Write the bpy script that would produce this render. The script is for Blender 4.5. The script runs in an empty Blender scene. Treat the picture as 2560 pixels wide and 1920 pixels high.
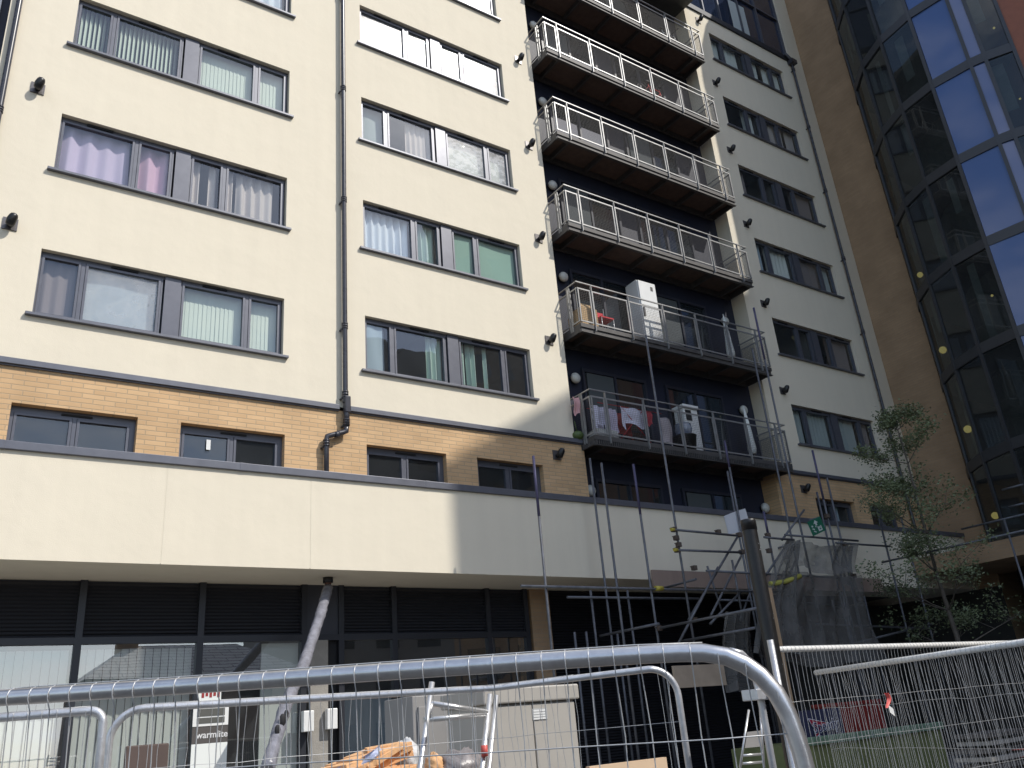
import bpy, bmesh, math, random
from mathutils import Vector, Matrix
random.seed(11)
S = bpy.context.scene
R = math.radians
# ---------------------------------------------------------------- camera
CAM = Vector((-6.5428, -14.0459, 0.0))
RX = Vector((0.829353, -0.552794, -0.081194)); UP = Vector((-0.148089, -0.357609, 0.922055)); FW = Vector((0.538742, 0.752685, 0.378447))
FPX = 2107.76
cd = bpy.data.cameras.new('camera'); cam = bpy.data.objects.new('camera', cd); S.collection.objects.link(cam)
cd.sensor_width = 36; cd.lens = 36*FPX/2560; cd.clip_start = 0.05; cd.clip_end = 2000
m = Matrix.Identity(4)
for i in range(3):
    m[i][0] = RX[i]; m[i][1] = UP[i]; m[i][2] = -FW[i]; m[i][3] = CAM[i]
cam.matrix_world = m
S.camera = cam
# ---------------------------------------------------------------- light
SUND = Vector((0.381, -0.5693, 0.7285)).normalized()      # towards the sun
W = bpy.data.worlds.new("World"); S.world = W; W.use_nodes = True
nt = W.node_tree; bg = nt.nodes['Background']
sky = nt.nodes.new('ShaderNodeTexSky'); sky.sky_type = 'NISHITA'; sky.sun_disc = False
sky.sun_elevation = math.asin(SUND.z); sky.sun_rotation = math.atan2(SUND.x, SUND.y)
sky.dust_density = 0.9; sky.air_density = 1.0; sky.ozone_density = 1.3
tc = nt.nodes.new('ShaderNodeTexCoord'); mp = nt.nodes.new('ShaderNodeMapping'); mp.inputs['Scale'].default_value = (1.6, 1.6, 4.0)
nz = nt.nodes.new('ShaderNodeTexNoise'); nz.inputs['Scale'].default_value = 2.2; nz.inputs['Detail'].default_value = 7; nz.inputs['Roughness'].default_value = 0.62
rp = nt.nodes.new('ShaderNodeValToRGB'); rp.color_ramp.elements[0].position = 0.47; rp.color_ramp.elements[1].position = 0.72
mx = nt.nodes.new('ShaderNodeMixRGB'); mx.inputs[2].default_value = (8.2, 8.3, 8.6, 1)
nt.links.new(tc.outputs['Generated'], mp.inputs[0]); nt.links.new(mp.outputs[0], nz.inputs['Vector']); nt.links.new(nz.outputs['Fac'], rp.inputs[0])
nt.links.new(rp.outputs[0], mx.inputs[0]); nt.links.new(sky.outputs[0], mx.inputs[1]); nt.links.new(mx.outputs[0], bg.inputs[0])
bg.inputs[1].default_value = 0.15
sl = bpy.data.lights.new('sun', 'SUN'); sl.energy = 3.1; sl.angle = R(0.53); sl.color = (1.0, 0.955, 0.88)
so = bpy.data.objects.new('sun', sl); S.collection.objects.link(so)
so.rotation_euler = (-SUND).to_track_quat('-Z', 'Y').to_euler()
S.view_settings.view_transform = 'Standard'; S.view_settings.look = 'None'; S.view_settings.exposure = 0.36; S.view_settings.gamma = 1
S.render.engine = 'CYCLES'
S.cycles.max_bounces = 8; S.cycles.transparent_max_bounces = 24; S.cycles.caustics_reflective = False; S.cycles.sample_clamp_indirect = 6.0
GZ = -1.72
# ---------------------------------------------------------------- pixel rays (layout measured on the photograph)
def ray(u, v): return (FW + RX*((u-1280)/FPX) - UP*((v-960)/FPX))
def at(u, v, y): d = ray(u, v); return CAM + d*((y-CAM.y)/d.y)
def atx(u, v, x): d = ray(u, v); return CAM + d*((x-CAM.x)/d.x)
def atz(u, v, z): d = ray(u, v); return CAM + d*((z-CAM.z)/d.z)
def hit(u, v, p, q):
    n = Vector((q[1]-p[1], -(q[0]-p[0]), 0)); d = ray(u, v); P = Vector((p[0], p[1], 0))
    return CAM + d*((P-CAM).dot(n)/d.dot(n))
def atk(k, y):
    ox, oy, s = k
    return lambda a, b: at(ox+a*s, oy+b*s, y)
# ---------------------------------------------------------------- materials
def mat(name, col, rough=0.6, metal=0.0, var=0.0, vs=3.0, bump=0.0, bs=60.0, emit=None, spec=0.5, streak=False, ior=None):
    M = bpy.data.materials.new(name); M.use_nodes = True; t = M.node_tree; b = t.nodes['Principled BSDF']
    b.inputs['Base Color'].default_value = (*col, 1); b.inputs['Roughness'].default_value = rough; b.inputs['Metallic'].default_value = metal
    b.inputs['Specular IOR Level'].default_value = spec
    if ior: b.inputs['IOR'].default_value = ior
    if emit: b.inputs['Emission Color'].default_value = (*emit[:3], 1); b.inputs['Emission Strength'].default_value = emit[3]
    if var or bump:
        g = t.nodes.new('ShaderNodeNewGeometry')
    if var:
        mpn = t.nodes.new('ShaderNodeMapping'); t.links.new(g.outputs['Position'], mpn.inputs[0])
        if streak: mpn.inputs['Scale'].default_value = (1, 1, 0.12)
        n = t.nodes.new('ShaderNodeTexNoise'); n.inputs['Scale'].default_value = vs; n.inputs['Detail'].default_value = 8; n.inputs['Roughness'].default_value = 0.65
        t.links.new(mpn.outputs[0], n.inputs['Vector'])
        mr = t.nodes.new('ShaderNodeMapRange'); mr.inputs[1].default_value = 0.25; mr.inputs[2].default_value = 0.75
        mr.inputs[3].default_value = 1-var; mr.inputs[4].default_value = 1+var; t.links.new(n.outputs['Fac'], mr.inputs[0])
        mu = t.nodes.new('ShaderNodeVectorMath'); mu.operation = 'SCALE'; mu.inputs[0].default_value = col
        t.links.new(mr.outputs[0], mu.inputs['Scale']); t.links.new(mu.outputs[0], b.inputs['Base Color'])
        mr2 = t.nodes.new('ShaderNodeMapRange'); mr2.inputs[3].default_value = max(0.02, rough*0.8); mr2.inputs[4].default_value = min(1, rough*1.2)
        t.links.new(n.outputs['Fac'], mr2.inputs[0]); t.links.new(mr2.outputs[0], b.inputs['Roughness'])
    if bump:
        n2 = t.nodes.new('ShaderNodeTexNoise'); n2.inputs['Scale'].default_value = bs; n2.inputs['Detail'].default_value = 4
        t.links.new(g.outputs['Position'], n2.inputs['Vector'])
        bp = t.nodes.new('ShaderNodeBump'); bp.inputs['Strength'].default_value = bump; bp.inputs['Distance'].default_value = 0.01
        t.links.new(n2.outputs['Fac'], bp.inputs['Height']); t.links.new(bp.outputs[0], b.inputs['Normal'])
    return M
def render_mat(name, col):
    """cream mineral render: faint trowel clouds, a few vertical rain streaks, fine grain"""
    M = mat(name, col, 0.9, spec=0.2); t = M.node_tree; b = t.nodes['Principled BSDF']
    g = t.nodes.new('ShaderNodeNewGeometry')
    n = t.nodes.new('ShaderNodeTexNoise'); n.inputs['Scale'].default_value = 0.9; n.inputs['Detail'].default_value = 9; n.inputs['Roughness'].default_value = 0.6
    t.links.new(g.outputs['Position'], n.inputs['Vector'])
    mpn = t.nodes.new('ShaderNodeMapping'); mpn.inputs['Scale'].default_value = (2.6, 2.6, 0.16); t.links.new(g.outputs['Position'], mpn.inputs[0])
    n3 = t.nodes.new('ShaderNodeTexNoise'); n3.inputs['Scale'].default_value = 1.6; n3.inputs['Detail'].default_value = 5; t.links.new(mpn.outputs[0], n3.inputs['Vector'])
    ad = t.nodes.new('ShaderNodeMath'); ad.operation = 'ADD'; t.links.new(n.outputs['Fac'], ad.inputs[0]); t.links.new(n3.outputs['Fac'], ad.inputs[1])
    mr = t.nodes.new('ShaderNodeMapRange'); mr.inputs[1].default_value = 0.7; mr.inputs[2].default_value = 1.3; mr.inputs[3].default_value = 0.965; mr.inputs[4].default_value = 1.015
    t.links.new(ad.outputs[0], mr.inputs[0])
    mu = t.nodes.new('ShaderNodeVectorMath'); mu.operation = 'SCALE'; mu.inputs[0].default_value = col
    t.links.new(mr.outputs[0], mu.inputs['Scale']); t.links.new(mu.outputs[0], b.inputs['Base Color'])
    n2 = t.nodes.new('ShaderNodeTexNoise'); n2.inputs['Scale'].default_value = 70; n2.inputs['Detail'].default_value = 5; t.links.new(g.outputs['Position'], n2.inputs['Vector'])
    n4 = t.nodes.new('ShaderNodeTexNoise'); n4.inputs['Scale'].default_value = 2.2; n4.inputs['Detail'].default_value = 3; t.links.new(g.outputs['Position'], n4.inputs['Vector'])
    bp = t.nodes.new('ShaderNodeBump'); bp.inputs['Strength'].default_value = 0.35; bp.inputs['Distance'].default_value = 0.006
    bp2 = t.nodes.new('ShaderNodeBump'); bp2.inputs['Strength'].default_value = 0.5; bp2.inputs['Distance'].default_value = 0.02
    t.links.new(n2.outputs['Fac'], bp.inputs['Height']); t.links.new(n4.outputs['Fac'], bp2.inputs['Height']); t.links.new(bp2.outputs[0], bp.inputs['Normal']); t.links.new(bp.outputs[0], b.inputs['Normal'])
    return M
def brick_mat(name, c1, c2, mortar, axis='x', bw=0.33, bh=0.084):
    M = mat(name, c1, 0.85, spec=0.2); t = M.node_tree; b = t.nodes['Principled BSDF']
    g = t.nodes.new('ShaderNodeNewGeometry'); sp = t.nodes.new('ShaderNodeSeparateXYZ'); cb = t.nodes.new('ShaderNodeCombineXYZ')
    t.links.new(g.outputs['Position'], sp.inputs[0]); t.links.new(sp.outputs[0 if axis == 'x' else 1], cb.inputs[0]); t.links.new(sp.outputs[2], cb.inputs[1])
    br = t.nodes.new('ShaderNodeTexBrick'); br.inputs['Scale'].default_value = 1.0; br.inputs['Brick Width'].default_value = bw; br.inputs['Row Height'].default_value = bh
    br.inputs['Mortar Size'].default_value = 0.009; br.inputs['Mortar Smooth'].default_value = 0.3; br.inputs['Bias'].default_value = -0.2
    br.inputs['Color1'].default_value = (*c1, 1); br.inputs['Color2'].default_value = (*c2, 1); br.inputs['Mortar'].default_value = (*mortar, 1)
    t.links.new(cb.outputs[0], br.inputs['Vector'])
    n = t.nodes.new('ShaderNodeTexNoise'); n.inputs['Scale'].default_value = 1.3; n.inputs['Detail'].default_value = 8; t.links.new(g.outputs['Position'], n.inputs['Vector'])
    mr = t.nodes.new('ShaderNodeMapRange'); mr.inputs[1].default_value = 0.3; mr.inputs[2].default_value = 0.7; mr.inputs[3].default_value = 0.88; mr.inputs[4].default_value = 1.1; t.links.new(n.outputs['Fac'], mr.inputs[0])
    mu = t.nodes.new('ShaderNodeVectorMath'); mu.operation = 'SCALE'; t.links.new(br.outputs['Color'], mu.inputs[0]); t.links.new(mr.outputs[0], mu.inputs['Scale']); t.links.new(mu.outputs[0], b.inputs['Base Color'])
    bp = t.nodes.new('ShaderNodeBump'); bp.inputs['Strength'].default_value = 0.6; bp.inputs['Distance'].default_value = 0.006; bp.invert = True
    t.links.new(br.outputs['Fac'], bp.inputs['Height']); t.links.new(bp.outputs[0], b.inputs['Normal'])
    return M
def glass_mat(name, tint=(0.87, 0.90, 0.885), ior=1.85, rough=0.0, wav=0.25, ws=1.1, milk=0.0, milkc=(0.6, 0.65, 0.7), refl=(1, 1, 1)):
    """clear pane: transparent + mirror by Fresnel, slightly wavy, with an optional film of dirt"""
    M = bpy.data.materials.new(name); M.use_nodes = True; t = M.node_tree; t.nodes.clear()
    o = t.nodes.new('ShaderNodeOutputMaterial'); tr = t.nodes.new('ShaderNodeBsdfTransparent'); gl = t.nodes.new('ShaderNodeBsdfGlossy'); fr = t.nodes.new('ShaderNodeFresnel'); mxs = t.nodes.new('ShaderNodeMixShader')
    tr.inputs[0].default_value = (*tint, 1); gl.inputs['Roughness'].default_value = rough; gl.inputs[0].default_value = (*refl, 1); io = t.nodes.new('ShaderNodeMapRange'); io.inputs[3].default_value = ior; io.inputs[4].default_value = 1/ior
    g = t.nodes.new('ShaderNodeNewGeometry'); n = t.nodes.new('ShaderNodeTexNoise'); n.inputs['Scale'].default_value = ws; n.inputs['Detail'].default_value = 1.5; t.links.new(g.outputs['Position'], n.inputs['Vector'])
    t.links.new(g.outputs['Backfacing'], io.inputs[0]); t.links.new(io.outputs[0], fr.inputs[0])
    bp = t.nodes.new('ShaderNodeBump'); bp.inputs['Strength'].default_value = wav; bp.inputs['Distance'].default_value = 0.03; t.links.new(n.outputs['Fac'], bp.inputs['Height'])
    t.links.new(bp.outputs[0], gl.inputs['Normal']); t.links.new(fr.outputs[0], mxs.inputs[0]); t.links.new(tr.outputs[0], mxs.inputs[1]); t.links.new(gl.outputs[0], mxs.inputs[2])
    last = mxs
    # dust film: a little diffuse plus broad gloss
    df = t.nodes.new('ShaderNodeBsdfPrincipled'); df.inputs['Base Color'].default_value = (*milkc, 1); df.inputs['Roughness'].default_value = 0.22; df.inputs['Specular IOR Level'].default_value = 1.0
    m2 = t.nodes.new('ShaderNodeMixShader'); n2 = t.nodes.new('ShaderNodeTexNoise'); n2.inputs['Scale'].default_value = 3; n2.inputs['Detail'].default_value = 8; t.links.new(g.outputs['Position'], n2.inputs['Vector'])
    mr = t.nodes.new('ShaderNodeMapRange'); mr.inputs[3].default_value = 0.015+milk*0.6; mr.inputs[4].default_value = 0.05+milk*1.4; t.links.new(n2.outputs['Fac'], mr.inputs[0])
    t.links.new(mr.outputs[0], m2.inputs[0]); t.links.new(mxs.outputs[0], m2.inputs[1]); t.links.new(df.outputs[0], m2.inputs[2]); t.links.new(m2.outputs[0], o.inputs[0])
    return M
CREAM = render_mat('cream_render', (0.77, 0.70, 0.565))
BRICK = brick_mat('buff_brick', (0.58, 0.385, 0.215), (0.68, 0.46, 0.26), (0.47, 0.345, 0.22))
BRICKT = brick_mat('brown_brick', (0.36, 0.245, 0.15), (0.40, 0.275, 0.17), (0.34, 0.25, 0.17), 'y')
BRICKX = brick_mat('brown_brick_low', (0.36, 0.24, 0.145), (0.42, 0.28, 0.165), (0.34, 0.25, 0.17), 'x')
TERRA = mat('terracotta_panel', (0.29, 0.11, 0.07), 0.75, var=0.15, vs=5, bump=0.3)
FRAME = mat('grey_window_frame', (0.105, 0.11, 0.135), 0.38, 0.25, var=0.08, vs=8)
CAPM = mat('grey_coping_metal', (0.125, 0.13, 0.155), 0.42, 0.3, var=0.12, vs=4)
DARK = mat('dark_gap', (0.012, 0.012, 0.014), 0.7)
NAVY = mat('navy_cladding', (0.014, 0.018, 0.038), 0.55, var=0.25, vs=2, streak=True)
PLASTIC = mat('dark_pipe_plastic', (0.045, 0.045, 0.055), 0.28, var=0.15, vs=6)
BLACK = mat('black_fitting', (0.012, 0.012, 0.013), 0.4)
STEEL = mat('painted_balcony_steel', (0.36, 0.36, 0.36), 0.42, 0.5, var=0.15, vs=9)
STEELD = mat('dull_balcony_steel', (0.095, 0.09, 0.088), 0.6, 0.3, var=0.3, vs=7)
DECK = mat('dark_deck_boards', (0.14, 0.095, 0.075), 0.8, var=0.3, vs=6)
GALV = mat('galvanised_steel', (0.58, 0.585, 0.60), 0.36, 0.55, var=0.22, vs=14, bump=0.15, bs=90)
GALVW = mat('galvanised_wire', (0.50, 0.505, 0.51), 0.42, 0.4, var=0.15, vs=20)
SCAFM = mat('scaffold_tube', (0.13, 0.135, 0.15), 0.55, 0.5, var=0.4, vs=9)
SCAFB = mat('scaffold_tube_blue', (0.075, 0.07, 0.135), 0.55, 0.3, var=0.3, vs=9)
RUST = mat('rusty_coupler', (0.11, 0.085, 0.07), 0.8, 0.3, var=0.4, vs=20)
YEL = mat('yellow_plastic', (0.42, 0.35, 0.05), 0.5)
WHITE = mat('white_gloss', (0.78, 0.78, 0.76), 0.35, var=0.05, vs=4)
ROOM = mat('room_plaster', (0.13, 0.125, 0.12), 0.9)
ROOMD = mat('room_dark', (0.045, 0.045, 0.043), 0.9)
GLASS = glass_mat('window_glass', refl=(0.78, 0.88, 1.0))
GLASSM = glass_mat('window_glass_filmed', milk=0.28, wav=0.9, ws=5, milkc=(0.62, 0.64, 0.66))
GLASSD = glass_mat('tower_glass', tint=(0.30, 0.34, 0.34), ior=1.75, wav=0.12, ws=0.7, refl=(0.62, 0.65, 0.65))
GLASSG = glass_mat('shop_glass', ior=3.1, wav=0.10, ws=0.6)
BLUEG = mat('blue_glass_panel', (0.07, 0.12, 0.29), 0.04, 0.0, spec=0.7)
CONC = mat('concrete', (0.30, 0.28, 0.25), 0.9, var=0.2, vs=4, bump=0.5, bs=40)
PLY = mat('plywood', (0.48, 0.33, 0.20), 0.75, var=0.2, vs=4, streak=True)
# ---------------------------------------------------------------- mesh helpers
class MB:
    def __init__(s): s.v = []; s.f = []; s.smooth = []
    def quad(s, a, b, c, d): i = len(s.v); s.v += [tuple(a), tuple(b), tuple(c), tuple(d)]; s.f.append((i, i+1, i+2, i+3)); s.smooth.append(False); return s
    def tri(s, a, b, c): i = len(s.v); s.v += [tuple(a), tuple(b), tuple(c)]; s.f.append((i, i+1, i+2)); s.smooth.append(False); return s
    def box(s, x0, x1, y0, y1, z0, z1, M=None):
        i = len(s.v); P = [(x, y, z) for x in (x0, x1) for y in (y0, y1) for z in (z0, z1)]
        if M: P = [tuple(M @ Vector(p)) for p in P]
        s.v += P
        for q in ((0, 1, 3, 2), (4, 6, 7, 5), (0, 4, 5, 1), (2, 3, 7, 6), (0, 2, 6, 4), (1, 5, 7, 3)): s.f.append(tuple(i+k for k in q)); s.smooth.append(False)
        return s
    def path(s, pts, r, n=10, caps=True, smooth=True, flat=None):
        """tube along a polyline with parallel-transported rings"""
        pts = [Vector(p) for p in pts]; rr = r if isinstance(r, (list, tuple)) else [r]*len(pts)
        t0 = (pts[1]-pts[0]).normalized(); a = t0.orthogonal().normalized(); base = len(s.v)
        for k, p in enumerate(pts):
            if k == 0: t = t0
            elif k == len(pts)-1: t = (pts[k]-pts[k-1]).normalized()
            else: t = ((pts[k]-pts[k-1]).normalized()+(pts[k+1]-pts[k]).normalized()).normalized()
            a = (a - t*a.dot(t)).normalized(); b = t.cross(a)
            for j in range(n):
                w = 2*math.pi*j/n; s.v.append(tuple(p + (a*math.cos(w)+b*math.sin(w))*rr[k]))
        for k in range(len(pts)-1):
            for j in range(n):
                s.f.append((base+k*n+j, base+k*n+(j+1) % n, base+(k+1)*n+(j+1) % n, base+(k+1)*n+j)); s.smooth.append(smooth)
        if caps:
            s.f.append(tuple(base+j for j in reversed(range(n)))); s.smooth.append(False)
            e = base+(len(pts)-1)*n; s.f.append(tuple(e+j for j in range(n))); s.smooth.append(False)
        return s
    def tube(s, a, b, r, n=10, **k): return s.path([a, b], r, n, **k)
    def beam(s, a, b, w, h, up=(0, 0, 1)):
        a = Vector(a); b = Vector(b); t = (b-a).normalized(); sd = t.cross(Vector(up)).normalized()
        u = sd.cross(t)
        i = len(s.v)
        for p in (a, b):
            for sx, sz in ((-1, -1), (1, -1), (1, 1), (-1, 1)): s.v.append(tuple(p+sd*sx*w/2+u*sz*h/2))
        for q in ((0, 1, 5, 4), (1, 2, 6, 5), (2, 3, 7, 6), (3, 0, 4, 7), (3, 2, 1, 0), (4, 5, 6, 7)): s.f.append(tuple(i+k for k in q)); s.smooth.append(False)
        return s
    def sphere(s, c, r, nu=16, nv=10, sc=(1, 1, 1), v0=0.0, v1=1.0):
        base = len(s.v); c = Vector(c)
        for j in range(nv+1):
            th = math.pi*(v0+(v1-v0)*j/nv)
            for i in range(nu):
                ph = 2*math.pi*i/nu; s.v.append((c.x+r*sc[0]*math.sin(th)*math.cos(ph), c.y+r*sc[1]*math.sin(th)*math.sin(ph), c.z+r*sc[2]*math.cos(th)))
        for j in range(nv):
            for i in range(nu): s.f.append((base+j*nu+i, base+j*nu+(i+1) % nu, base+(j+1)*nu+(i+1) % nu, base+(j+1)*nu+i)); s.smooth.append(True)
        return s
    def torus(s, c, ax1, ax2, R_, r, n=28, m_=6):
        ax1 = Vector(ax1).normalized(); ax2 = Vector(ax2).normalized(); c = Vector(c)
        pts = [c+(ax1*math.cos(2*math.pi*k/n)+ax2*math.sin(2*math.pi*k/n))*R_ for k in range(n+1)]
        return s.path(pts, r, m_, caps=False)
    def prism(s, poly, h0, h1):
        """poly in xy, extruded h0..h1 in z"""
        i = len(s.v); n = len(poly); s.v += [(p[0], p[1], h0) for p in poly]+[(p[0], p[1], h1) for p in poly]
        for k in range(n): s.f.append((i+k, i+(k+1) % n, i+n+(k+1) % n, i+n+k)); s.smooth.append(False)
        s.f.append(tuple(i+k for k in reversed(range(n)))); s.f.append(tuple(i+n+k for k in range(n))); s.smooth += [False, False]
        return s
    def sheet(s, P, nu, nv, fn):
        """P(a,b)->point grid"""
        base = len(s.v)
        for j in range(nv+1):
            for i in range(nu+1): s.v.append(tuple(fn(i/nu, j/nv)))
        for j in range(nv):
            for i in range(nu): a = base+j*(nu+1)+i; s.f.append((a, a+1, a+nu+2, a+nu+1)); s.smooth.append(True)
        return s
    def build(s, name, M, parent=None, bevel=0.0, coll=None):
        me = bpy.data.meshes.new(name); me.from_pydata(s.v, [], s.f); me.materials.append(M)
        me.polygons.foreach_set('use_smooth', s.smooth)
        if parent is not None:
            inv = ORG.get(parent.name, Vector((0, 0, 0)))
            if inv.length > 0: me.transform(Matrix.Translation(-inv))
        me.update()
        o = bpy.data.objects.new(name, me); S.collection.objects.link(o)
        if parent is not None: o.parent = parent; ORG[o.name] = inv
        if bevel:
            b = o.modifiers.new('bevel', 'BEVEL'); b.width = bevel; b.segments = 2; b.limit_method = 'ANGLE'; b.angle_limit = R(40)
        return o
ORG = {}
def thing(name, label, cat, loc=(0, 0, 0), group=None):
    o = bpy.data.objects.new(name, None); S.collection.objects.link(o); o.location = loc; o.empty_display_size = 0.2
    ORG[o.name] = Vector(loc)
    o['label'] = label; o['category'] = cat
    if group: o['group'] = group
    return o
def tag(o, label, cat, group=None, kind=None):
    if label: o['label'] = label
    if cat: o['category'] = cat
    if group: o['group'] = group
    if kind: o['kind'] = kind
    return o
def copy_tree(o, loc, label):
    c = o.copy(); S.collection.objects.link(c); c.location = loc; c['label'] = label
    for ch in list(o.children):
        d = ch.copy(); S.collection.objects.link(d); d.parent = c
        for g in list(ch.children):
            e = g.copy(); S.collection.objects.link(e); e.parent = d
    return c
def text_mesh(body, size, name, M, parent, mat4, bold=0.0, depth=0.002, xs=1.0):
    cu = bpy.data.curves.new('t', 'FONT'); cu.body = body; cu.size = size; cu.extrude = depth; cu.offset = bold; cu.align_x = 'CENTER'; cu.align_y = 'CENTER'; cu.resolution_u = 3
    tmp = bpy.data.objects.new('t', cu); S.collection.objects.link(tmp)
    dg = bpy.context.evaluated_depsgraph_get(); me = bpy.data.meshes.new_from_object(tmp.evaluated_get(dg)); me.name = name
    bpy.data.objects.remove(tmp); bpy.data.curves.remove(cu)
    me.transform(mat4 @ Matrix.Diagonal((xs, 1, 1, 1))); me.transform(Matrix.Translation(-ORG.get(parent.name, Vector((0, 0, 0)))))
    me.materials.clear(); me.materials.append(M)
    o = bpy.data.objects.new(name, me); S.collection.objects.link(o); o.parent = parent
    return o
def wall_holes(mb, xr, zr, holes, y, depth, back=True):
    """flat wall facing -y with rectangular openings and their reveals"""
    xs = sorted({xr[0], xr[1]} | {h[0] for h in holes} | {h[1] for h in holes}); zs = sorted({zr[0], zr[1]} | {h[2] for h in holes} | {h[3] for h in holes})
    for i in range(len(xs)-1):
        for j in range(len(zs)-1):
            cx = (xs[i]+xs[i+1])/2; cz = (zs[j]+zs[j+1])/2
            if any(h[0] < cx < h[1] and h[2] < cz < h[3] for h in holes): continue
            mb.quad((xs[i], y, zs[j]), (xs[i+1], y, zs[j]), (xs[i+1], y, zs[j+1]), (xs[i], y, zs[j+1]))
    for x0, x1, z0, z1 in holes:
        y2 = y+depth
        mb.quad((x0, y, z0), (x0, y, z1), (x0, y2, z1), (x0, y2, z0)); mb.quad((x1, y, z0), (x1, y2, z0), (x1, y2, z1), (x1, y, z1))
        mb.quad((x0, y, z1), (x1, y, z1), (x1, y2, z1), (x0, y2, z1)); mb.quad((x0, y, z0), (x0, y2, z0), (x1, y2, z0), (x1, y, z0))
# ================================================================ ground
g = MB(); g.quad((-400, -400, GZ), (400, -400, GZ), (400, 400, GZ), (-400, 400, GZ))
tag(g.build('ground', mat('asphalt', (0.055, 0.055, 0.056), 0.9, var=0.2, vs=2, bump=0.5, bs=50)), None, None, kind='structure')
g = MB(); g.box(-60, 60, -9.5, 0.3, GZ-0.2, GZ+0.12)
tag(g.build('pavement', mat('paving', (0.26, 0.25, 0.235), 0.9, var=0.15, vs=3, bump=0.4, bs=30)), None, None, kind='structure')
# ================================================================ apartment building
FL = lambda k: 5.93+2.8*k
BLD = thing('apartment_building', 'cream rendered apartment block with long grey windows over a buff brick storey', 'building')
LX = (-5.81, -1.68); MXX = (0.0, 4.09); RXX = (13.29, 17.25)
WZ = lambda k: (6.79+2.8*k, 8.01+2.8*k)
holesL = []; holesR = []
for k in range(6):
    if k <= 5: holesL += [(*LX, *WZ(k)), (*MXX, *WZ(k))]
    holesR.append((*RXX, *WZ(k)))
mb = MB()
wall_holes(mb, (-6.87, 5.12), (5.93, 23.4), holesL, 0, 0.14)
mb.quad((-6.87, 0, 5.93), (-6.87, 0, 23.4), (-6.87, 0.6, 23.4), (-6.87, 0.6, 5.93)); mb.quad((5.12, 0, 5.93), (5.12, 0.5, 5.93), (5.12, 0.5, 23.4), (5.12, 0, 23.4))
mb.build('render_wall', CREAM, BLD)
mb = MB()
wall_holes(mb, (12.20, 18.7), (5.93, 22.72), holesR, 0, 0.14)
mb.quad((12.20, 0, 5.93), (12.20, 0, 22.72), (12.20, 0.5, 22.72), (12.20, 0.5, 5.93))
mb.box(17.92, 18.7, 0, 0.4, 22.721, 32)
mb.build('render_wall', CREAM, BLD)
# brick storey
BW = [(-5.90, -4.09), (-3.41, -1.61), (-0.01, 1.73), (2.46, 4.14)]; BWR = [(13.45, 15.21), (15.91, 17.34)]
mb = MB(); wall_holes(mb, (-14, 5.35), (4.0, 5.86), [(a, b, 4.15, 5.25) for a, b in BW]+[(-9.3, -7.5, 4.15, 5.25)], 0.0, 0.18)
mb.quad((5.35, 0, 4.0), (5.35, 0.5, 4.0), (5.35, 0.5, 5.86), (5.35, 0, 5.86)); mb.build('brick_wall', BRICK, BLD)
mb = MB(); wall_holes(mb, (11.9, 18.7), (4.0, 5.86), [(a, b, 4.15, 5.25) for a, b in BWR], 0.0, 0.18)
mb.quad((11.9, 0, 4.0), (11.9, 0, 5.86), (11.9, 0.5, 5.86), (11.9, 0.5, 4.0)); mb.build('brick_wall', BRICK, BLD)
for a, b in ((-14, -0.58), (-0.36, 5.33), (12.0, 18.69)):
    mb = MB(); mb.box(a, b, -0.07, 0.02, 5.86, 5.96); mb.box(a, b, -0.035, 0.0, 5.835, 5.859); mb.build('flashing', CAPM, BLD, bevel=0.006)
# recess
mb = MB(); mb.quad((5.0, 0.5, 4.0), (12.3, 0.5, 4.0), (12.3, 0.5, 23.4), (5.0, 0.5, 23.4))
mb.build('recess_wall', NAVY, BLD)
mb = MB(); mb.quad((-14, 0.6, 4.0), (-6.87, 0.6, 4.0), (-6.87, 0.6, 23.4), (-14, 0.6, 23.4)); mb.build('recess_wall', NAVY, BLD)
mb = MB(); mb.box(-7.45, -7.02, 0.5, 0.58, 4.6, 23); mb.build('recess_glazing', WHITE, BLD)
# podium
mb = MB()
js = [-14, -3.78, -1.5, 3.3, 8.3, 13.2, 18.7]
for a, b in zip(js[:-1], js[1:]): mb.quad((a+0.006, -1, 2.65), (b-0.006, -1, 2.65), (b-0.006, -1, 4.2), (a+0.006, -1, 4.2))
mb.quad((-14, -0.997, 2.66), (18.7, -0.997, 2.66), (18.7, -0.997, 4.2), (-14, -0.997, 4.2))
mb.quad((-14, -1, 2.65), (-14, 0.45, 2.65), (18.7, 0.45, 2.65), (18.7, -1, 2.65))
mb.build('podium_wall', CREAM, BLD)
mb = MB(); mb.quad((-14, -0.98, 4.05), (18.7, -0.98, 4.05), (18.7, 0.0, 4.05), (-14, 0.0, 4.05)); mb.build('terrace', CONC, BLD)
mb = MB(); mb.box(-14, 18.7, -1.05, -0.75, 4.17, 4.295)
for x in (-9, -6.0, -2.65, 0.7, 4.0, 7.3, 10.6, 13.9): mb.box(x-0.05, x+0.05, -1.053, -0.747, 4.168, 4.298)
mb.build('coping', CAPM, BLD, bevel=0.008)
# interior: floors, rooms
mb = MB()
for k in range(-1, 7): mb.box(-14, 18.6, 0.62, 4.0, FL(k)-0.25, FL(k))
for k in range(-1, 6):
    for a, b in ((-6.85, 5.1), (12.3, 18.6)): mb.box(a, b, 0.19, 0.62, FL(k)-0.24, FL(k)-0.01)
    for x in (-3.73, -0.9, 1.93, 5.0, 12.4, 15.15, 18.5): mb.box(x-0.05, x+0.05, 0.25, 4.0, FL(k), FL(k)+2.5)
mb.box(-14, 18.6, 4.0, 4.2, GZ, 24)
mb.build('interior', ROOM, BLD)
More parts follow.
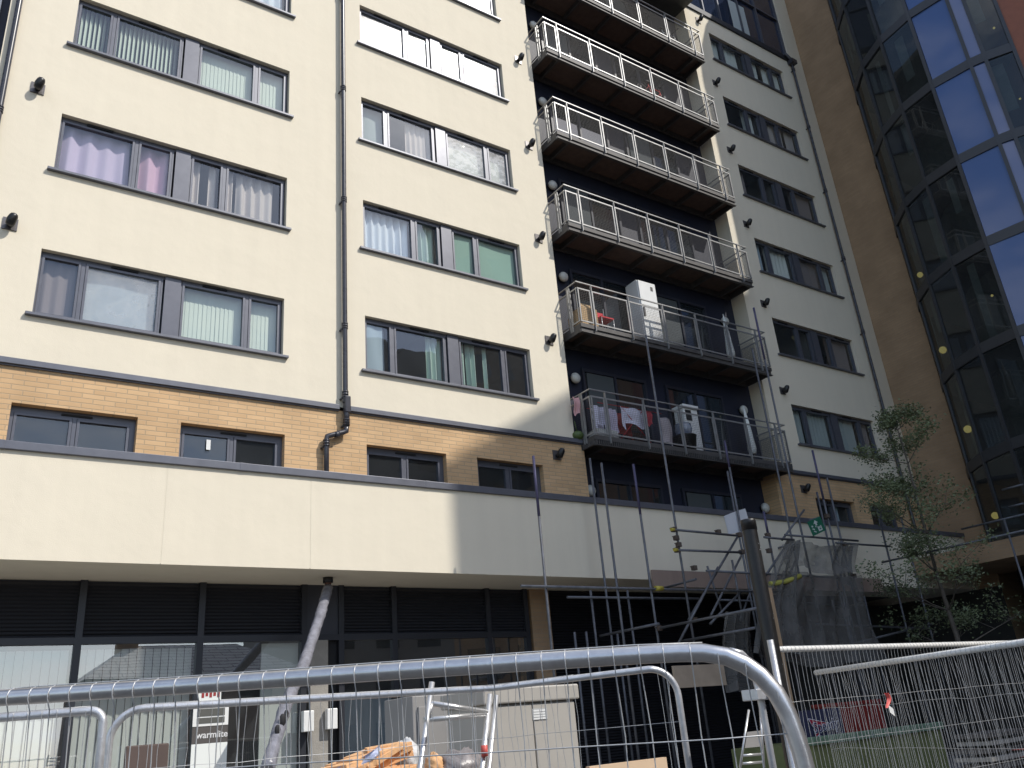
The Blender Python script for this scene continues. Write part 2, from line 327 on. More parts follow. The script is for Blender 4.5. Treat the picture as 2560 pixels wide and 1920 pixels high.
# ---- window contents
def curt(x0, x1, z0, z1, y, amp=0.03, n=7, lean=0.0, ph=0.0):
    b = MB(); N = max(18, int(n*8))
    def fn(a, c):
        w = amp*(math.sin(a*n*2*math.pi+ph)+0.4*math.sin(a*n*5.1+ph*2+c))*(0.55+0.45*(1-c))
        return (x0+(x1-x0)*a+lean*(1-c)*(a-0.5)+0.35*w*math.cos(a*n*2*math.pi+ph), y+w, z0+(z1-z0)*c)
    b.sheet(None, N, 6, fn); return b
def vblind(x0, x1, z0, z1, y, ang, w=0.089, pitch=0.078):
    b = MB(); x = x0+w/2; ca, sa = math.cos(R(ang)), math.sin(R(ang))
    while x < x1-0.02:
        j = random.uniform(-4, 4); ca, sa = math.cos(R(ang+j)), math.sin(R(ang+j)); hw = w/2
        b.quad((x-ca*hw, y-sa*hw, z0), (x+ca*hw, y+sa*hw, z0), (x+ca*hw, y+sa*hw, z1), (x-ca*hw, y-sa*hw, z1)); x += pitch
    return b
def cloth(name, col, tr=0.0):
    M = bpy.data.materials.new(name); M.use_nodes = True; t = M.node_tree; b = t.nodes['Principled BSDF']; b.inputs['Base Color'].default_value = (*col, 1); b.inputs['Roughness'].default_value = 0.95; b.inputs['Specular IOR Level'].default_value = 0.1
    n = t.nodes.new('ShaderNodeTexNoise'); n.inputs['Scale'].default_value = 30; bp = t.nodes.new('ShaderNodeBump'); bp.inputs['Strength'].default_value = 0.2; t.links.new(n.outputs[0], bp.inputs['Height']); t.links.new(bp.outputs[0], b.inputs['Normal'])
    return M
C_LILAC = cloth('lilac_curtain', (0.66, 0.55, 0.72)); C_PINK = cloth('pink_curtain', (0.72, 0.47, 0.60)); C_BEIGE = cloth('beige_curtain', (0.62, 0.55, 0.53)); C_WHITE = cloth('white_curtain', (0.74, 0.78, 0.86))
C_GREEN = cloth('green_curtain', (0.46, 0.58, 0.53)); C_BLIND = cloth('pale_green_blind', (0.72, 0.78, 0.69)); C_ROLL = cloth('green_roller_blind', (0.36, 0.52, 0.45)); C_BROWN = cloth('brown_curtain', (0.30, 0.25, 0.25))
C_SHEET = cloth('blue_grey_sheet', (0.42, 0.50, 0.58)); C_PALE = cloth('pale_blind', (0.78, 0.80, 0.77)); C_DULL = cloth('dull_curtain', (0.42, 0.46, 0.46))
def window(x0, x1, z0, z1, yf, narrow_first, spec, filmed=(), sill=True, two=False):
    """one wide opening: casements either side of a flat grey panel (or a plain two light window)"""
    W_ = MB(); d0, d1 = yf, yf+0.065; V = MB(); panes = []
    def bar(a, b, c, d, o=0.0): W_.box(a, b, d0+o, d1, c, d)
    def light(a, b, zb, zt):
        # opening sash proud of the frame, with shadow gap
        s = 0.045
        bar(a+0.006, a+s, zb+0.006, zt-0.006, -0.012); bar(b-s, b-0.006, zb+0.006, zt-0.006, -0.012); bar(a+s, b-s, zb+0.006, zb+s, -0.012); bar(a+s, b-s, zt-s, zt-0.006, -0.012)
        panes.append((a+s-0.005, b-s+0.005, zb+s-0.005, zt-s+0.005))
    e = 0.035
    if two:
        bar(x0, x1, z1-0.10, z1); bar(x0, x1, z0, z0+e); bar(x0, x0+e+0.02, z0+e, z1-0.10); bar(x1-e-0.05, x1, z0+e, z1-0.10)
        xm = x0+(x1-x0)*0.5; bar(xm-0.03, xm+0.03, z0+e, z1-0.10)
        light(x0+e+0.02, xm-0.03, z0+e, z1-0.10); light(xm+0.03, x1-e-0.05, z0+e, z1-0.10)
        V.box(xm-0.2, xm+0.25, d0-0.02, d0, z1-0.075, z1-0.045)
        units = []
    else:
        units = []; pc = (x0+x1)/2+0.045; P0, P1 = pc-0.135, pc+0.135
        bar(x0, x1, z1-0.062, z1); bar(x0, x1, z0, z0+0.05)
        W_.box(P0, P1, d0-0.035, d1, z0+0.052, z1-0.012)
        for (a, b, nf) in ((x0, P0-0.03, narrow_first), (P1+0.0, x1-0.02, not narrow_first)):
            wn = 0.66; xm = a+wn if nf else b-wn
            bar(a, a+0.028, z0+0.05, z1-0.062); bar(b-0.028, b, z0+0.05, z1-0.062); bar(xm-0.032, xm+0.032, z0+0.05, z1-0.062)
            light(a+0.028, xm-0.032, z0+0.05, z1-0.062); light(xm+0.032, b-0.028, z0+0.05, z1-0.062)
            wide = (xm, b) if nf else (a, xm); c = sum(wide)/2; units.append(c)
    wo = W_.build('window', FRAME, BLD)
    if two: V.build('trickle_vent', DARK, wo)
    for c in units: MB().box(c-0.22, c+0.22, d0-0.03, d0, z1-0.05, z1-0.018).build('trickle_vent', DARK, wo)
    for i, p in enumerate(panes):
        b = MB(); t1, t2 = random.uniform(-.006, .006), random.uniform(-.006, .006); y = yf+0.03
        b.quad((p[0], y-t1, p[2]-0), (p[1], y+t1, p[2]), (p[1], y+t1+t2, p[3]), (p[0], y-t1+t2, p[3]))
        b.build('pane', GLASSM if i in filmed else GLASS, wo)
    bk = MB()
    if sill:
        s = MB(); s.box(x0-0.10, x1+0.09, -0.075, 0.139, z0-0.045, z0+0.004); s.build('sill', CAPM, wo, bevel=0.006)
    for it in spec:
        kind, a, b, M = it[:4]; kw = it[4] if len(it) > 4 else {}
        a = x0+(x1-x0)*a; b = x0+(x1-x0)*b; y = yf+kw.get('y', 0.16)
        if kind == 'v': vblind(a, b, z0+0.02, z1+0.05, y, kw.get('ang', 12)).build('vertical_blind', M, wo)
        if kind == 'c': curt(a, b, z0+kw.get('b', -0.02), z1+0.1, y, kw.get('amp', 0.035), kw.get('n', 5), kw.get('lean', 0), kw.get('ph', 0)).build('curtain', M, wo)
        if kind == 's': MB().sheet(None, 12, 8, lambda i, j: (a+(b-a)*i, y+0.012*math.sin(i*7+j*3), z0-0.02+(z1-z0+0.1)*j)).build('roller_blind', M, wo)
    return wo
# left column (k = storey)
window(*LX, *WZ(0), 0.10, True, [('c', 0.0, 0.18, C_BROWN, dict(n=4, amp=0.02)), ('s', 0.17, 0.48, C_SHEET), ('v', 0.54, 0.84, C_BLIND, dict(ang=8)), ('v', 0.84, 0.99, C_BLIND, dict(ang=8))], filmed=(1,))
window(*LX, *WZ(1), 0.10, False, [('c', 0.0, 0.285, C_LILAC, dict(n=4, amp=0.045, lean=0.1)), ('c', 0.32, 0.46, C_PINK, dict(n=2, amp=0.05)), ('c', 0.545, 0.60, C_BEIGE, dict(n=2, amp=0.04)), ('c', 0.64, 0.675, C_BEIGE, dict(n=1, amp=0.04)), ('c', 0.71, 0.755, C_BEIGE, dict(n=2, amp=0.03)), ('c', 0.77, 0.95, C_BEIGE, dict(n=4, amp=0.045, ph=1))])
window(*LX, *WZ(2), 0.10, True, [('v', 0.0, 0.46, C_BLIND, dict(ang=52, pitch=0.11)), ('v', 0.54, 0.99, C_BLIND, dict(ang=10))])
window(*LX, *WZ(3), 0.10, False, [('c', 0.62, 0.97, C_WHITE, dict(n=6))])
for k in (4, 5): window(*LX, *WZ(k), 0.10, k % 2 == 0, [('v', 0.0, 0.46, C_BLIND, dict(ang=20))])
window(*MXX, *WZ(0), 0.10, True, [('s', 0.0, 0.11, C_SHEET, dict(y=0.05)), ('c', 0.0, 0.13, C_SHEET, dict(n=2)), ('c', 0.37, 0.49, C_GREEN, dict(n=4, amp=0.04)), ('c', 0.56, 0.60, C_GREEN, dict(n=1, amp=0.03)), ('c', 0.61, 0.67, C_GREEN, dict(n=2, amp=0.05, b=0.0)), ('c', 0.72, 0.745, C_GREEN, dict(n=1, amp=0.03))])
window(*MXX, *WZ(1), 0.10, False, [('c', 0.0, 0.29, C_WHITE, dict(n=7, amp=0.05)), ('c', 0.31, 0.45, C_GREEN, dict(n=4, amp=0.05, ph=1)), ('s', 0.54, 0.995, C_ROLL, dict(y=0.08))])
window(*MXX, *WZ(2), 0.10, True, [('s', 0.0, 0.17, C_DULL), ('c', 0.3, 0.47, C_BEIGE, dict(n=5, amp=0.03)), ('s', 0.54, 0.99, C_PALE)], filmed=(2, 3))
window(*MXX, *WZ(3), 0.10, False, [('v', 0.0, 0.45, C_PALE, dict(ang=15)), ('v', 0.54, 0.99, C_PALE, dict(ang=15))], filmed=(0, 1, 2, 3))
window(*MXX, *WZ(4), 0.10, False, [('v', 0.0, 0.99, C_PALE, dict(ang=15))], filmed=(0, 1, 2, 3))
window(*MXX, *WZ(5), 0.10, True, [('v', 0.0, 0.99, C_PALE, dict(ang=15))])
window(*RXX, *WZ(0), 0.10, True, [('c', 0.0, 0.16, C_DULL, dict(n=3)), ('c', 0.18, 0.45, C_DULL, dict(n=7)), ('c', 0.57, 0.8, C_DULL, dict(n=8)), ('c', 0.84, 0.98, C_BROWN, dict(n=4))])
window(*RXX, *WZ(1), 0.10, False, [('s', 0.7, 0.98, C_BROWN)])
window(*RXX, *WZ(2), 0.10, True, [('c', 0.02, 0.12, C_SHEET, dict(n=2)), ('c', 0.16, 0.44, C_PALE, dict(n=6)), ('c', 0.55, 0.62, C_DULL, dict(n=2)), ('s', 0.62, 0.85, C_BROWN), ('c', 0.87, 0.98, C_DULL, dict(n=4))])
window(*RXX, *WZ(3), 0.10, False, [('c', 0.02, 0.12, C_BROWN), ('s', 0.7, 0.98, C_BROWN)])
window(*RXX, *WZ(4), 0.10, False, [('c', 0.28, 0.42, C_PALE, dict(n=2)), ('s', 0.56, 0.82, C_BEIGE), ('s', 0.86, 0.98, C_BEIGE)])
window(*RXX, *WZ(5), 0.10, True, [('c', 0.02, 0.16, C_PALE, dict(n=3)), ('c', 0.22, 0.4, C_PALE, dict(n=5)), ('c', 0.57, 0.68, C_PALE, dict(n=3)), ('c', 0.75, 0.98, C_PALE, dict(n=6))])
for i, (a, b) in enumerate(BW):
    wo = window(a, b, 4.15, 5.25, 0.14, True, [], sill=False, two=True)
    if i == 1: p = at(521, 1112, 0.13); MB().box(p.x-0.035, p.x+0.035, 0.125, 0.13, p.z-0.09, p.z+0.09).build('sticker', WHITE, wo)
for a, b in BWR: window(a, b, 4.15, 5.25, 0.14, True, [('c', 0.55, 0.75, C_SHEET, dict(n=3))], sill=False, two=True)
# penthouse glazing over the right hand wall
mb = MB(); mb.box(12.2, 17.95, -0.06, 0.5, 22.72, 22.95)
mb.build('roof_edge', mat('dark_roof_edge', (0.03, 0.032, 0.04), 0.5, 0.2), BLD, bevel=0.01)
PG = MB()
for x in (12.25, 13.35, 14.25, 15.45, 16.55, 17.85): PG.box(x, x+0.06, 0.04, 0.16, 22.96, 27)
for z in (22.96, 24.9, 26.2): PG.box(12.25, 17.9, 0.042, 0.158, z, z+0.06)
pg = PG.build('penthouse_frame', FRAME, BLD)
MB().quad((12.3, 0.12, 22.96), (17.88, 0.12, 22.96), (17.88, 0.12, 27), (12.3, 0.12, 27)).build('glazing_panel', mat('navy_glass', (0.02, 0.028, 0.055), 0.06, spec=1.0), pg)
MB().quad((15.0, 0.1, 23.2), (15.9, 0.1, 23.2), (15.9, 0.1, 24.6), (15.0, 0.1, 24.6)).build('roller_blind', C_DULL, pg)
MB().box(8.0, 12.22, -1.9, 0.5, 22.55, 22.75).build('roof_overhang', mat('overhang_soffit', (0.10, 0.105, 0.10), 0.7, var=0.2), BLD)
C_DOOR = cloth('dim_door_curtain', (0.10, 0.11, 0.115))
# ---- balcony back wall openings
for k in range(-1, 6):
    for i, (a, b) in enumerate(((5.95, 8.05), (8.75, 10.9))):
        f = MB(); z0, z1 = FL(k)+0.04, FL(k)+2.12
        if k == -1: z1 -= 0.0
        for x in (a, (a+b)/2-0.03, b-0.06): f.box(x, x+0.07, 0.42, 0.495, z0, z1)
        f.box(a+0.07, b-0.06, 0.422, 0.493, z1-0.08, z1); f.box(a+0.07, b-0.06, 0.422, 0.493, z0, z0+0.1)
        fo = f.build('balcony_door', mat('door_frame', (0.03, 0.034, 0.05), 0.4) if (k == -1 and i == 0) else bpy.data.materials['door_frame'], BLD)
        MB().quad((a+0.05, 0.47, z0+0.05), (b-0.03, 0.47, z0+0.05), (b-0.03, 0.47, z1-0.04), (a+0.05, 0.47, z1-0.04)).build('pane', bpy.data.materials.get('balcony_glass') or mat('balcony_glass', (0.02, 0.025, 0.03), 0.03, ior=2.1), fo)
        if (k+i) % 2 == 0: MB().box(a+0.15, a+1.0, 0.44, 0.465, z0+0.12, z1-0.1).build('curtain', C_DOOR, fo)
# ---- balconies
BX0, BX1, BY = 5.30, 12.07, -0.5
post_x = [5.73+1.185*i for i in range(6)]
proto = None
def balcony(k):
    F = FL(k)
    dk = MB(); dk.box(BX0+0.03, BX1-0.03, BY+0.03, 0.48, F-0.045, F-0.012)
    for i in range(9): y = BY+0.08+i*0.1; dk.box(BX0+0.03, BX1-0.03, y, y+0.085, F-0.011, F+0.004)
    root = dk.build('balcony', DECK, BLD)
    eb = MB()
    # channel edge beam with an upper fascia and a lower lip
    eb.box(BX0, BX1, BY, BY+0.045, F-0.10, F+0.006); eb.box(BX0+0.02, BX1-0.02, BY+0.03, BY+0.05, F-0.215, F-0.10); eb.box(BX0+0.005, BX1-0.005, BY-0.012, BY+0.075, F-0.235, F-0.216)
    for xx in (BX0, BX1-0.045): eb.box(xx, xx+0.045, BY+0.046, 0.49, F-0.215, F+0.005)
    eb.box(BX0+0.046, BX1-0.046, 0.40, 0.48, F-0.21, F-0.05)
    if k == 0:
        x = BX0+0.02
        while x < BX1: eb.box(x, x+0.022, BY-0.018, BY+0.029, F-0.215, F-0.10); x += 0.062
        y = BY+0.06
        while y < 0.45: eb.box(BX0-0.016, BX0, y, y+0.022, F-0.215, F-0.10); y += 0.062
    eb.build('edge_beam', STEELD, root, bevel=0.004)
    for x in post_x:
        j = MB(); j.box(x-0.03, x+0.03, BY+0.051, 0.39, F-0.20, F-0.047); j.build('joist', STEELD, root)
    hr = MB(); zt = F+1.10
    for a, b in (((BX0, 0.45, zt), (BX0, BY, zt)), ((BX0-0.02, BY, zt), (BX1+0.02, BY, zt)), ((BX1, BY, zt), (BX1, 0.45, zt))): hr.beam(a, b, 0.036, 0.026)
    hr.build('handrail', STEEL, root)
    for x in post_x+[BX0+0.0]:
        yy = BY-0.015
        p = MB()
        if x == BX0: p.box(BX0-0.012, BX0+0.002, -0.22, -0.17, F-0.12, zt-0.015); p.box(BX0-0.012, BX0+0.002, -0.15, -0.10, F-0.12, zt-0.015)
        else: p.box(x-0.008, x+0.008, yy-0.025, yy+0.03, F-0.16, zt-0.012)
        p.build('post', STEEL, root)
    fr = MB(); wm = MB()
    def panel(a, b):
        a = Vector(a); b = Vector(b); t = (b-a).normalized(); L = (b-a).length; z0, z1 = F+0.06, F+0.93; u = Vector((0, 0, 1))
        for z in (z0, z1): fr.beam(a+u*z, b+u*z, 0.02, 0.036)
        fr.beam(a+t*0.02+u*(z0+0.022), a+t*0.02+u*(z1-0.022), 0.028, 0.02, up=t.cross(u)); fr.beam(b-t*0.02+u*(z0+0.022), b-t*0.02+u*(z1-0.022), 0.028, 0.02, up=t.cross(u))
        n = int(L/0.05)
        for i in range(1, n): p = a+t*(L*i/n); wm.beam(p+u*z0, p+u*z1, 0.0032, 0.0032, up=t)
        for i in range(1, 18): z = z0+(z1-z0)*i/18; wm.beam(a+u*z, b+u*z, 0.0032, 0.0032)
    xs = [BX0+0.01]+post_x+[BX1-0.01]
    for a, b in zip(xs[:-1], xs[1:]): panel((a+(0.022 if a in post_x else 0), BY, 0), (b-(0.022 if b in post_x else 0), BY, 0))
    panel((BX0, BY+0.02, 0), (BX0, -0.20, 0)); panel((BX0, -0.12, 0), (BX0, 0.42, 0)); panel((BX1, BY+0.02, 0), (BX1, 0.42, 0))
    fr.build('infill_frame', STEEL, root); wm.build('wire_mesh', STEELD, root)
    return root
b0 = balcony(0); b1 = balcony(1)
for k in (2, 3, 4, 5):
    c = b1.copy(); S.collection.objects.link(c); c.parent = BLD; c.location = (0, 0, 2.8*(k-1))
    for ch in list(b1.children): d = ch.copy(); S.collection.objects.link(d); d.parent = c
# ---- ground floor shopfront
GY = 0.4
mul = [-11.4, -9.65, -7.9, -6.3, -4.57, -2.8, -1.07, -0.39, 0.65, 2.7, 3.62]
fr = MB()
for x in mul: fr.box(x-0.05, x+0.05, GY-0.06, GY+0.06, GZ+0.12, 2.65)
fr.box(-11.4, 3.6, GY-0.058, GY+0.058, 1.70, 1.80); fr.box(-11.4, 3.6, GY-0.058, GY+0.058, GZ+0.12, GZ+0.3)
SF = fr.build('shopfront', mat('shopfront_frame', (0.035, 0.037, 0.045), 0.4, 0.3), BLD)
lv = mat('louvre_metal', (0.05, 0.053, 0.066), 0.5, 0.3)
def louvres(a, b, z0, z1, pitch=0.055):
    m_ = MB(); z = z0
    while z < z1-0.02: m_.quad((a, GY-0.03, z), (b, GY-0.03, z), (b, GY+0.0, z+pitch*0.62), (a, GY+0.0, z+pitch*0.62)); z += pitch
    m_.quad((a, GY+0.045, z0), (b, GY+0.045, z0), (b, GY+0.045, z1), (a, GY+0.045, z1)); return m_
for i in range(len(mul)-1):
    a, b = mul[i]+0.05, mul[i+1]-0.05
    if i == 6: MB().box(a, b, GY-0.02, GY+0.03, 1.80, 2.65).build('blank_panel', lv, SF); continue
    louvres(a, b, 1.80, 2.64).build('louvre_panel', lv, SF)
    MB().quad((a, GY, GZ+0.3), (b, GY, GZ+0.3), (b, GY, 1.70), (a, GY, 1.70)).build('pane', GLASSG, SF)
pl = MB(); pl.box(-0.98, -0.66, GY-0.12, GY+0.3, GZ+0.12, 1.699); pl.build('pillar', CONC, BLD, bevel=0.01)
MB().box(-0.66, -0.44, GY+0.05, GY+0.1, GZ+0.12, 1.699).build('door_recess', DARK, SF)
pr = MB(); pr.box(3.74, 4.22, GY-0.05, GY+0.3, GZ+0.12, 2.65); pr.box(3.60, 3.735, GY+0.1, GY+0.3, GZ+0.12, 2.65); pr.build('brick_pier', BRICKX, BLD)
louvres(4.24, 11.2, GZ+0.12, 2.64, 0.055).build('service_louvres', mat('dark_louvre', (0.02, 0.021, 0.027), 0.5, 0.3), BLD)
MB().box(18.705, 18.9, 0.001, 4.4, 2.66, 32).build('end_wall', CREAM, BLD); MB().box(18.705, 18.9, 0.001, 4.4, GZ, 2.66).build('undercroft_wall', ROOMD, BLD)
MB().box(11.22, 18.7, GY+1.5, GY+1.6, GZ, 2.65).build('undercroft_wall', ROOMD, BLD)
fl = MB(); fl.box(-14, 18.6, 0.5, 4.0, GZ, GZ+0.12); fl.build('shop_floor', CONC, BLD)
# blinds behind the shop glass
vblind(-9.6, -4.62, GZ+0.25, 1.64, GY+0.14, 14, 0.118, 0.118).build('vertical_blind', C_PALE, SF)
vblind(-4.52, -2.86, GZ+0.25, 1.64, GY+0.14, 14, 0.118, 0.118).build('vertical_blind', C_PALE, SF)
mb = MB(); mb.box(-1.75, -1.12, GY+0.1, GY+0.13, GZ+0.2, 1.68); mb.build('white_screen', C_PALE, SF)
mb = MB(); mb.box(-0.3, 2.6, GY+1.2, GY+1.22, GZ+0.2, 0.9); mb.build('display_board', C_SHEET, SF)
# ================================================================ glass tower
TW = thing('glass_tower', 'dark curved glass tower with blue glass column, brown brick flank and terracotta end', 'building')
DC = Vector((20.43, -5.02, 0)); DR = 3.81; DTOP = 28.7
angs = [214, 203, 197, 180, 163, 146, 129, 112, 95, 78, 61, 40, 15, -10, -35, -60, -85, -110, -130]
def dp(a, r=DR, z=0): return Vector((DC.x+r*math.cos(R(a)), DC.y+r*math.sin(R(a)), z))
BZ = 3.68
core = MB(); cp = [dp(a, DR-1.3) for a in range(0, 360, 20)]; core.prism([(p.x, p.y) for p in cp], GZ, DTOP-0.3)
core.build('core_wall', mat('core_plaster', (0.20, 0.21, 0.18), 0.9, var=0.3, vs=1.5), TW)
sb = MB()
for k in range(-1, 9):
    if FL(k) < BZ: continue
    pts = [dp(a, DR-0.08) for a in angs]; sb.prism([(p.x, p.y) for p in pts], FL(k)-0.2, FL(k)-0.02)
sb.build('floor_slab', mat('slab_soffit', (0.10, 0.10, 0.09), 0.8), TW)
TF = mat('tower_frame', (0.055, 0.058, 0.065), 0.45, 0.4, var=0.1)
for k in range(0, 9):
    z = FL(k)
    rg = MB()
    for a, b in zip(angs[:-1], angs[1:]):
        p0, p1 = dp(a, DR+0.03), dp(b, DR+0.03); q0, q1 = dp(a, DR-0.1), dp(b, DR-0.1)
        for za, zb in ((z-0.15, z+0.15),):
            rg.quad((p0.x, p0.y, za), (p1.x, p1.y, za), (p1.x, p1.y, zb), (p0.x, p0.y, zb)); rg.quad((p0.x, p0.y, za), (q0.x, q0.y, za), (q1.x, q1.y, za), (p1.x, p1.y, za)); rg.quad((p0.x, p0.y, zb), (p1.x, p1.y, zb), (q1.x, q1.y, zb), (q0.x, q0.y, zb))
    rg.build('transom_ring', TF, TW)
mu_ = MB()
for a in angs[:12]: p = dp(a); mu_.box(-0.035, 0.035, -0.05, 0.05, BZ, DTOP, Matrix.Translation(p) @ Matrix.Rotation(R(a), 4, 'Z'))
mu_.build('mullions', TF, TW)
rf = MB(); pts = [dp(a, DR+0.06) for a in angs]; rf.prism([(p.x, p.y) for p in pts], DTOP-0.35, DTOP); rf.build('roof_parapet', TF, TW)
bs = MB(); pts = [dp(a, DR-0.02) for a in angs]; bs.prism([(p.x, p.y) for p in pts], BZ-0.25, BZ); bs.build('base_ring', TF, TW)
for i, (a, b) in enumerate(zip(angs[:-1], angs[1:])):
    M_ = BLUEG if i in (1, 2) else GLASSD
    gp = MB(); lo = BZ
    for k in range(0, 9):
        hi = min(FL(k), DTOP); r1, r2 = random.uniform(-.012, .012), random.uniform(-.012, .012)
        p0, p1 = dp(a, DR-0.01), dp(b, DR-0.01); n = (dp((a+b)/2)-DC).normalized()
        gp.quad(p0+n*r1+Vector((0, 0, lo)), p1-n*r1+Vector((0, 0, lo)), p1-n*(r1-r2)+Vector((0, 0, hi)), p0+n*(r1+r2)+Vector((0, 0, hi))); lo = hi
    gp.build('blue_glass' if i in (1, 2) else 'glazing', M_, TW)
bw = MB(); pts = [dp(a, DR-0.5) for a in angs]; bw.prism([(p.x, p.y) for p in pts], GZ, BZ-0.26); bw.build('base_wall', ROOMD, TW)
bw = MB(); bw.prism([(17.7, -7.4), (Q.x, Q.y), (26, -13), (21, -6)], GZ, 2.99) if False else None
# furnishings seen through the tower glass
fu = MB()
for k in range(0, 8):
    for a in (172, 155, 138, 121, 208):
        if random.random() < 0.75:
            a0 = a+random.uniform(-7, 0); a1 = a0+random.uniform(3, 8); z1 = FL(k)+2.55; z0 = FL(k)+random.choice((0.0, 0.0, 0.9, 1.4))
            p, q = dp(a0, DR-0.25), dp(a1, DR-0.25); fu.quad((p.x, p.y, z0), (q.x, q.y, z0), (q.x, q.y, z1), (p.x, p.y, z1))
fu.build('curtains', mat('tower_curtain', (0.30, 0.32, 0.30), 0.9, var=0.3, vs=2), TW)
lampm = mat('warm_lamp', (0.9, 0.8, 0.3), 0.5, emit=(1.0, 0.78, 0.25, 0.45))
lamps = [(2300, 687, 0.09), (2357, 875, 0.11), (2419, 1073, 0.11), (2488, 1289, 0.10), (2485, 70, 0.035), (2550, 247, 0.03), (2480, 739, 0.035)]
for u, v, r in lamps:
    d = ray(u, v); d2 = Vector((d.x, d.y)); o2 = Vector((CAM.x-DC.x, CAM.y-DC.y)); rr = DR-0.18
    A_ = d2.dot(d2); B_ = 2*o2.dot(d2); C_ = o2.dot(o2)-rr*rr; disc = B_*B_-4*A_*C_
    t_ = (-B_-math.sqrt(max(disc, 0)))/(2*A_) if disc > 0 else -B_/(2*A_)
    p = CAM+d*t_; l = MB(); l.sphere(p, r, 12, 8); l.build('lamp', lampm, TW)
# brown brick flank between the facade corner and the drum, and the low brick beam that carries the tower
fk = MB(); fk.quad((18.7, -0.0, 4.2), (18.7, 0.0, 32), (18.7, -1.66, 32), (18.7, -1.66, 4.2)); fk.quad((18.7, 0, 2.66), (18.7, 0, 4.2), (18.7, -1.66, 4.2), (18.7, -1.66, 2.66))
fk.quad((18.7, -1.66, GZ), (18.7, -1.66, 32), (22, -1.66, 32), (22, -1.66, GZ)); fk.build('brick_flank', BRICKT, TW); MB().quad((18.7, 0, GZ), (18.7, 0, 2.66), (18.7, -1.66, 2.66), (18.7, -1.66, GZ)).build('undercroft', ROOMD, TW)
bm_ = MB(); bm_.box(15.6, 16.1, -9.5, -1.06, 2.95, 3.40); bm_.box(16.1, 19, -9.5, -1.06, 3.0, 3.3); bm_.build('brick_beam', BRICKT, TW)
tw = MB()
Q = Vector((22.1, -14.4, 0)); P = Vector((13.9, -20.0, 0)); T0 = Vector((17.28, -7.16, 0)); bkv = Vector((8.2, -11.8, 0))
ug = MB(); ug.prism([(T0.x+0.6, T0.y), (Q.x+0.5, Q.y), (26.5, -13), (24, -3.6)], GZ, 2.99); ug.build('undercroft', ROOMD, TW)
tw.prism([(T0.x, T0.y), (Q.x, Q.y), (26.5, -13), (24, -3.6), (21.4, -3.2), (19.8, -4.5)], 3.0, 29.6)
tw.build('terracotta_wall', TERRA, TW)
wn = MB(); wn.prism([(P.x, P.y), (P.x+bkv.x, P.y+bkv.y), (Q.x+bkv.x, Q.y+bkv.y), (Q.x, Q.y)], GZ, 29.97); wn.build('side_wing', BRICKX, TW)
wl = MB()
dirv = (Q-P).normalized(); nn = Vector((-dirv.y, dirv.x, 0))
for k in range(0, 10):
    for j in range(4):
        c = P+dirv*(1.3+j*2.3); z = GZ+1.0+k*2.9
        a = c-dirv*0.75+nn*0.03; b = c+dirv*0.75+nn*0.03
        wl.quad((a.x, a.y, z), (b.x, b.y, z), (b.x, b.y, z+1.4), (a.x, a.y, z+1.4))
wl.build('wing_windows', mat('wing_glass', (0.02, 0.025, 0.03), 0.05, spec=1.0), TW)
# ================================================================ drainpipes and wall fittings
def collar(par, x, y, z, r=0.062):
    m_ = MB()
    for dz in (-0.05, 0.0, 0.05): m_.tube((x, y, z+dz-0.013), (x, y, z+dz+0.013), r, 14)
    m_.tube((x, y, z-0.045), (x, y, z+0.045), r-0.006, 14); m_.box(x-0.075, x-0.045, y, 0.0, z-0.09, z-0.06); m_.build('collar', PLASTIC, par)
PX, PYY = -0.485, -0.11
DP = thing('drainpipe', 'long dark plastic drainpipe between two window columns, ending in a dogleg on the brick', 'drainpipe', (PX, 0, 4.3), 'drainpipes on the facade')
b = MB(); b.tube((PX, PYY, 6.0), (PX, PYY, 23.4), 0.05, 16, caps=False)
b.path([(PX+0.02, PYY, 6.02), (PX+0.02, PYY-0.01, 5.52)], 0.056, 16)
b.path([(PX+0.02, PYY, 5.56), (PX+0.015, PYY, 5.42), (PX-0.06, PYY, 5.385), (-0.78, PYY, 5.30), (-0.85, PYY, 5.27), (-0.865, PYY, 5.18), (-0.865, PYY, 4.06)], 0.05, 16)
b.build('pipe', PLASTIC, DP)
for z in (19.3, 16.4, 13.55, 10.59, 7.62, 6.16): collar(DP, PX, PYY, z)
collar(DP, PX+0.02, PYY, 5.60, 0.064); collar(DP, -0.865, PYY, 5.14, 0.064); b = MB(); b.tube((-0.70, PYY, 5.32), (-0.62, PYY, 5.337), 0.062, 14)
b.build('collar', PLASTIC, DP)
b = MB(); b.box(PX-0.03, PX+0.085, PYY-0.075, PYY+0.05, 5.78, 6.12); b.build('hopper', PLASTIC, DP, bevel=0.02)
DP2 = thing('drainpipe', 'glossy dark drainpipe cut by the top left corner of the photo', 'drainpipe', (-6.73, 0, 10), 'drainpipes on the facade')
b = MB(); b.tube((-6.74, -0.08, 6.0), (-6.74, -0.08, 23.4), 0.05, 16, caps=False); b.build('pipe', PLASTIC, DP2)
collar(DP2, -6.74, -0.08, 10.46)
DP3 = thing('drainpipe', 'thin dark drainpipe in the shade at the far right edge of the cream wall', 'drainpipe', (17.85, 0, 4.3), 'drainpipes on the facade')
b = MB(); b.tube((17.86, -0.09, 4.1), (17.86, -0.09, 22.6), 0.045, 12, caps=False); b.build('pipe', PLASTIC, DP3)
for z in (22.3, 19.6, 16.8, 14.0, 11.2, 8.4): collar(DP3, 17.86, -0.09, z)
b = MB(); b.box(17.72, 18.0, -0.24, 0.0, 22.55, 22.72); b.path([(17.5, -0.12, 22.9), (17.86, -0.12, 22.75), (17.86, -0.09, 22.5)], 0.06, 10); b.build('hopper', PLASTIC, DP3)
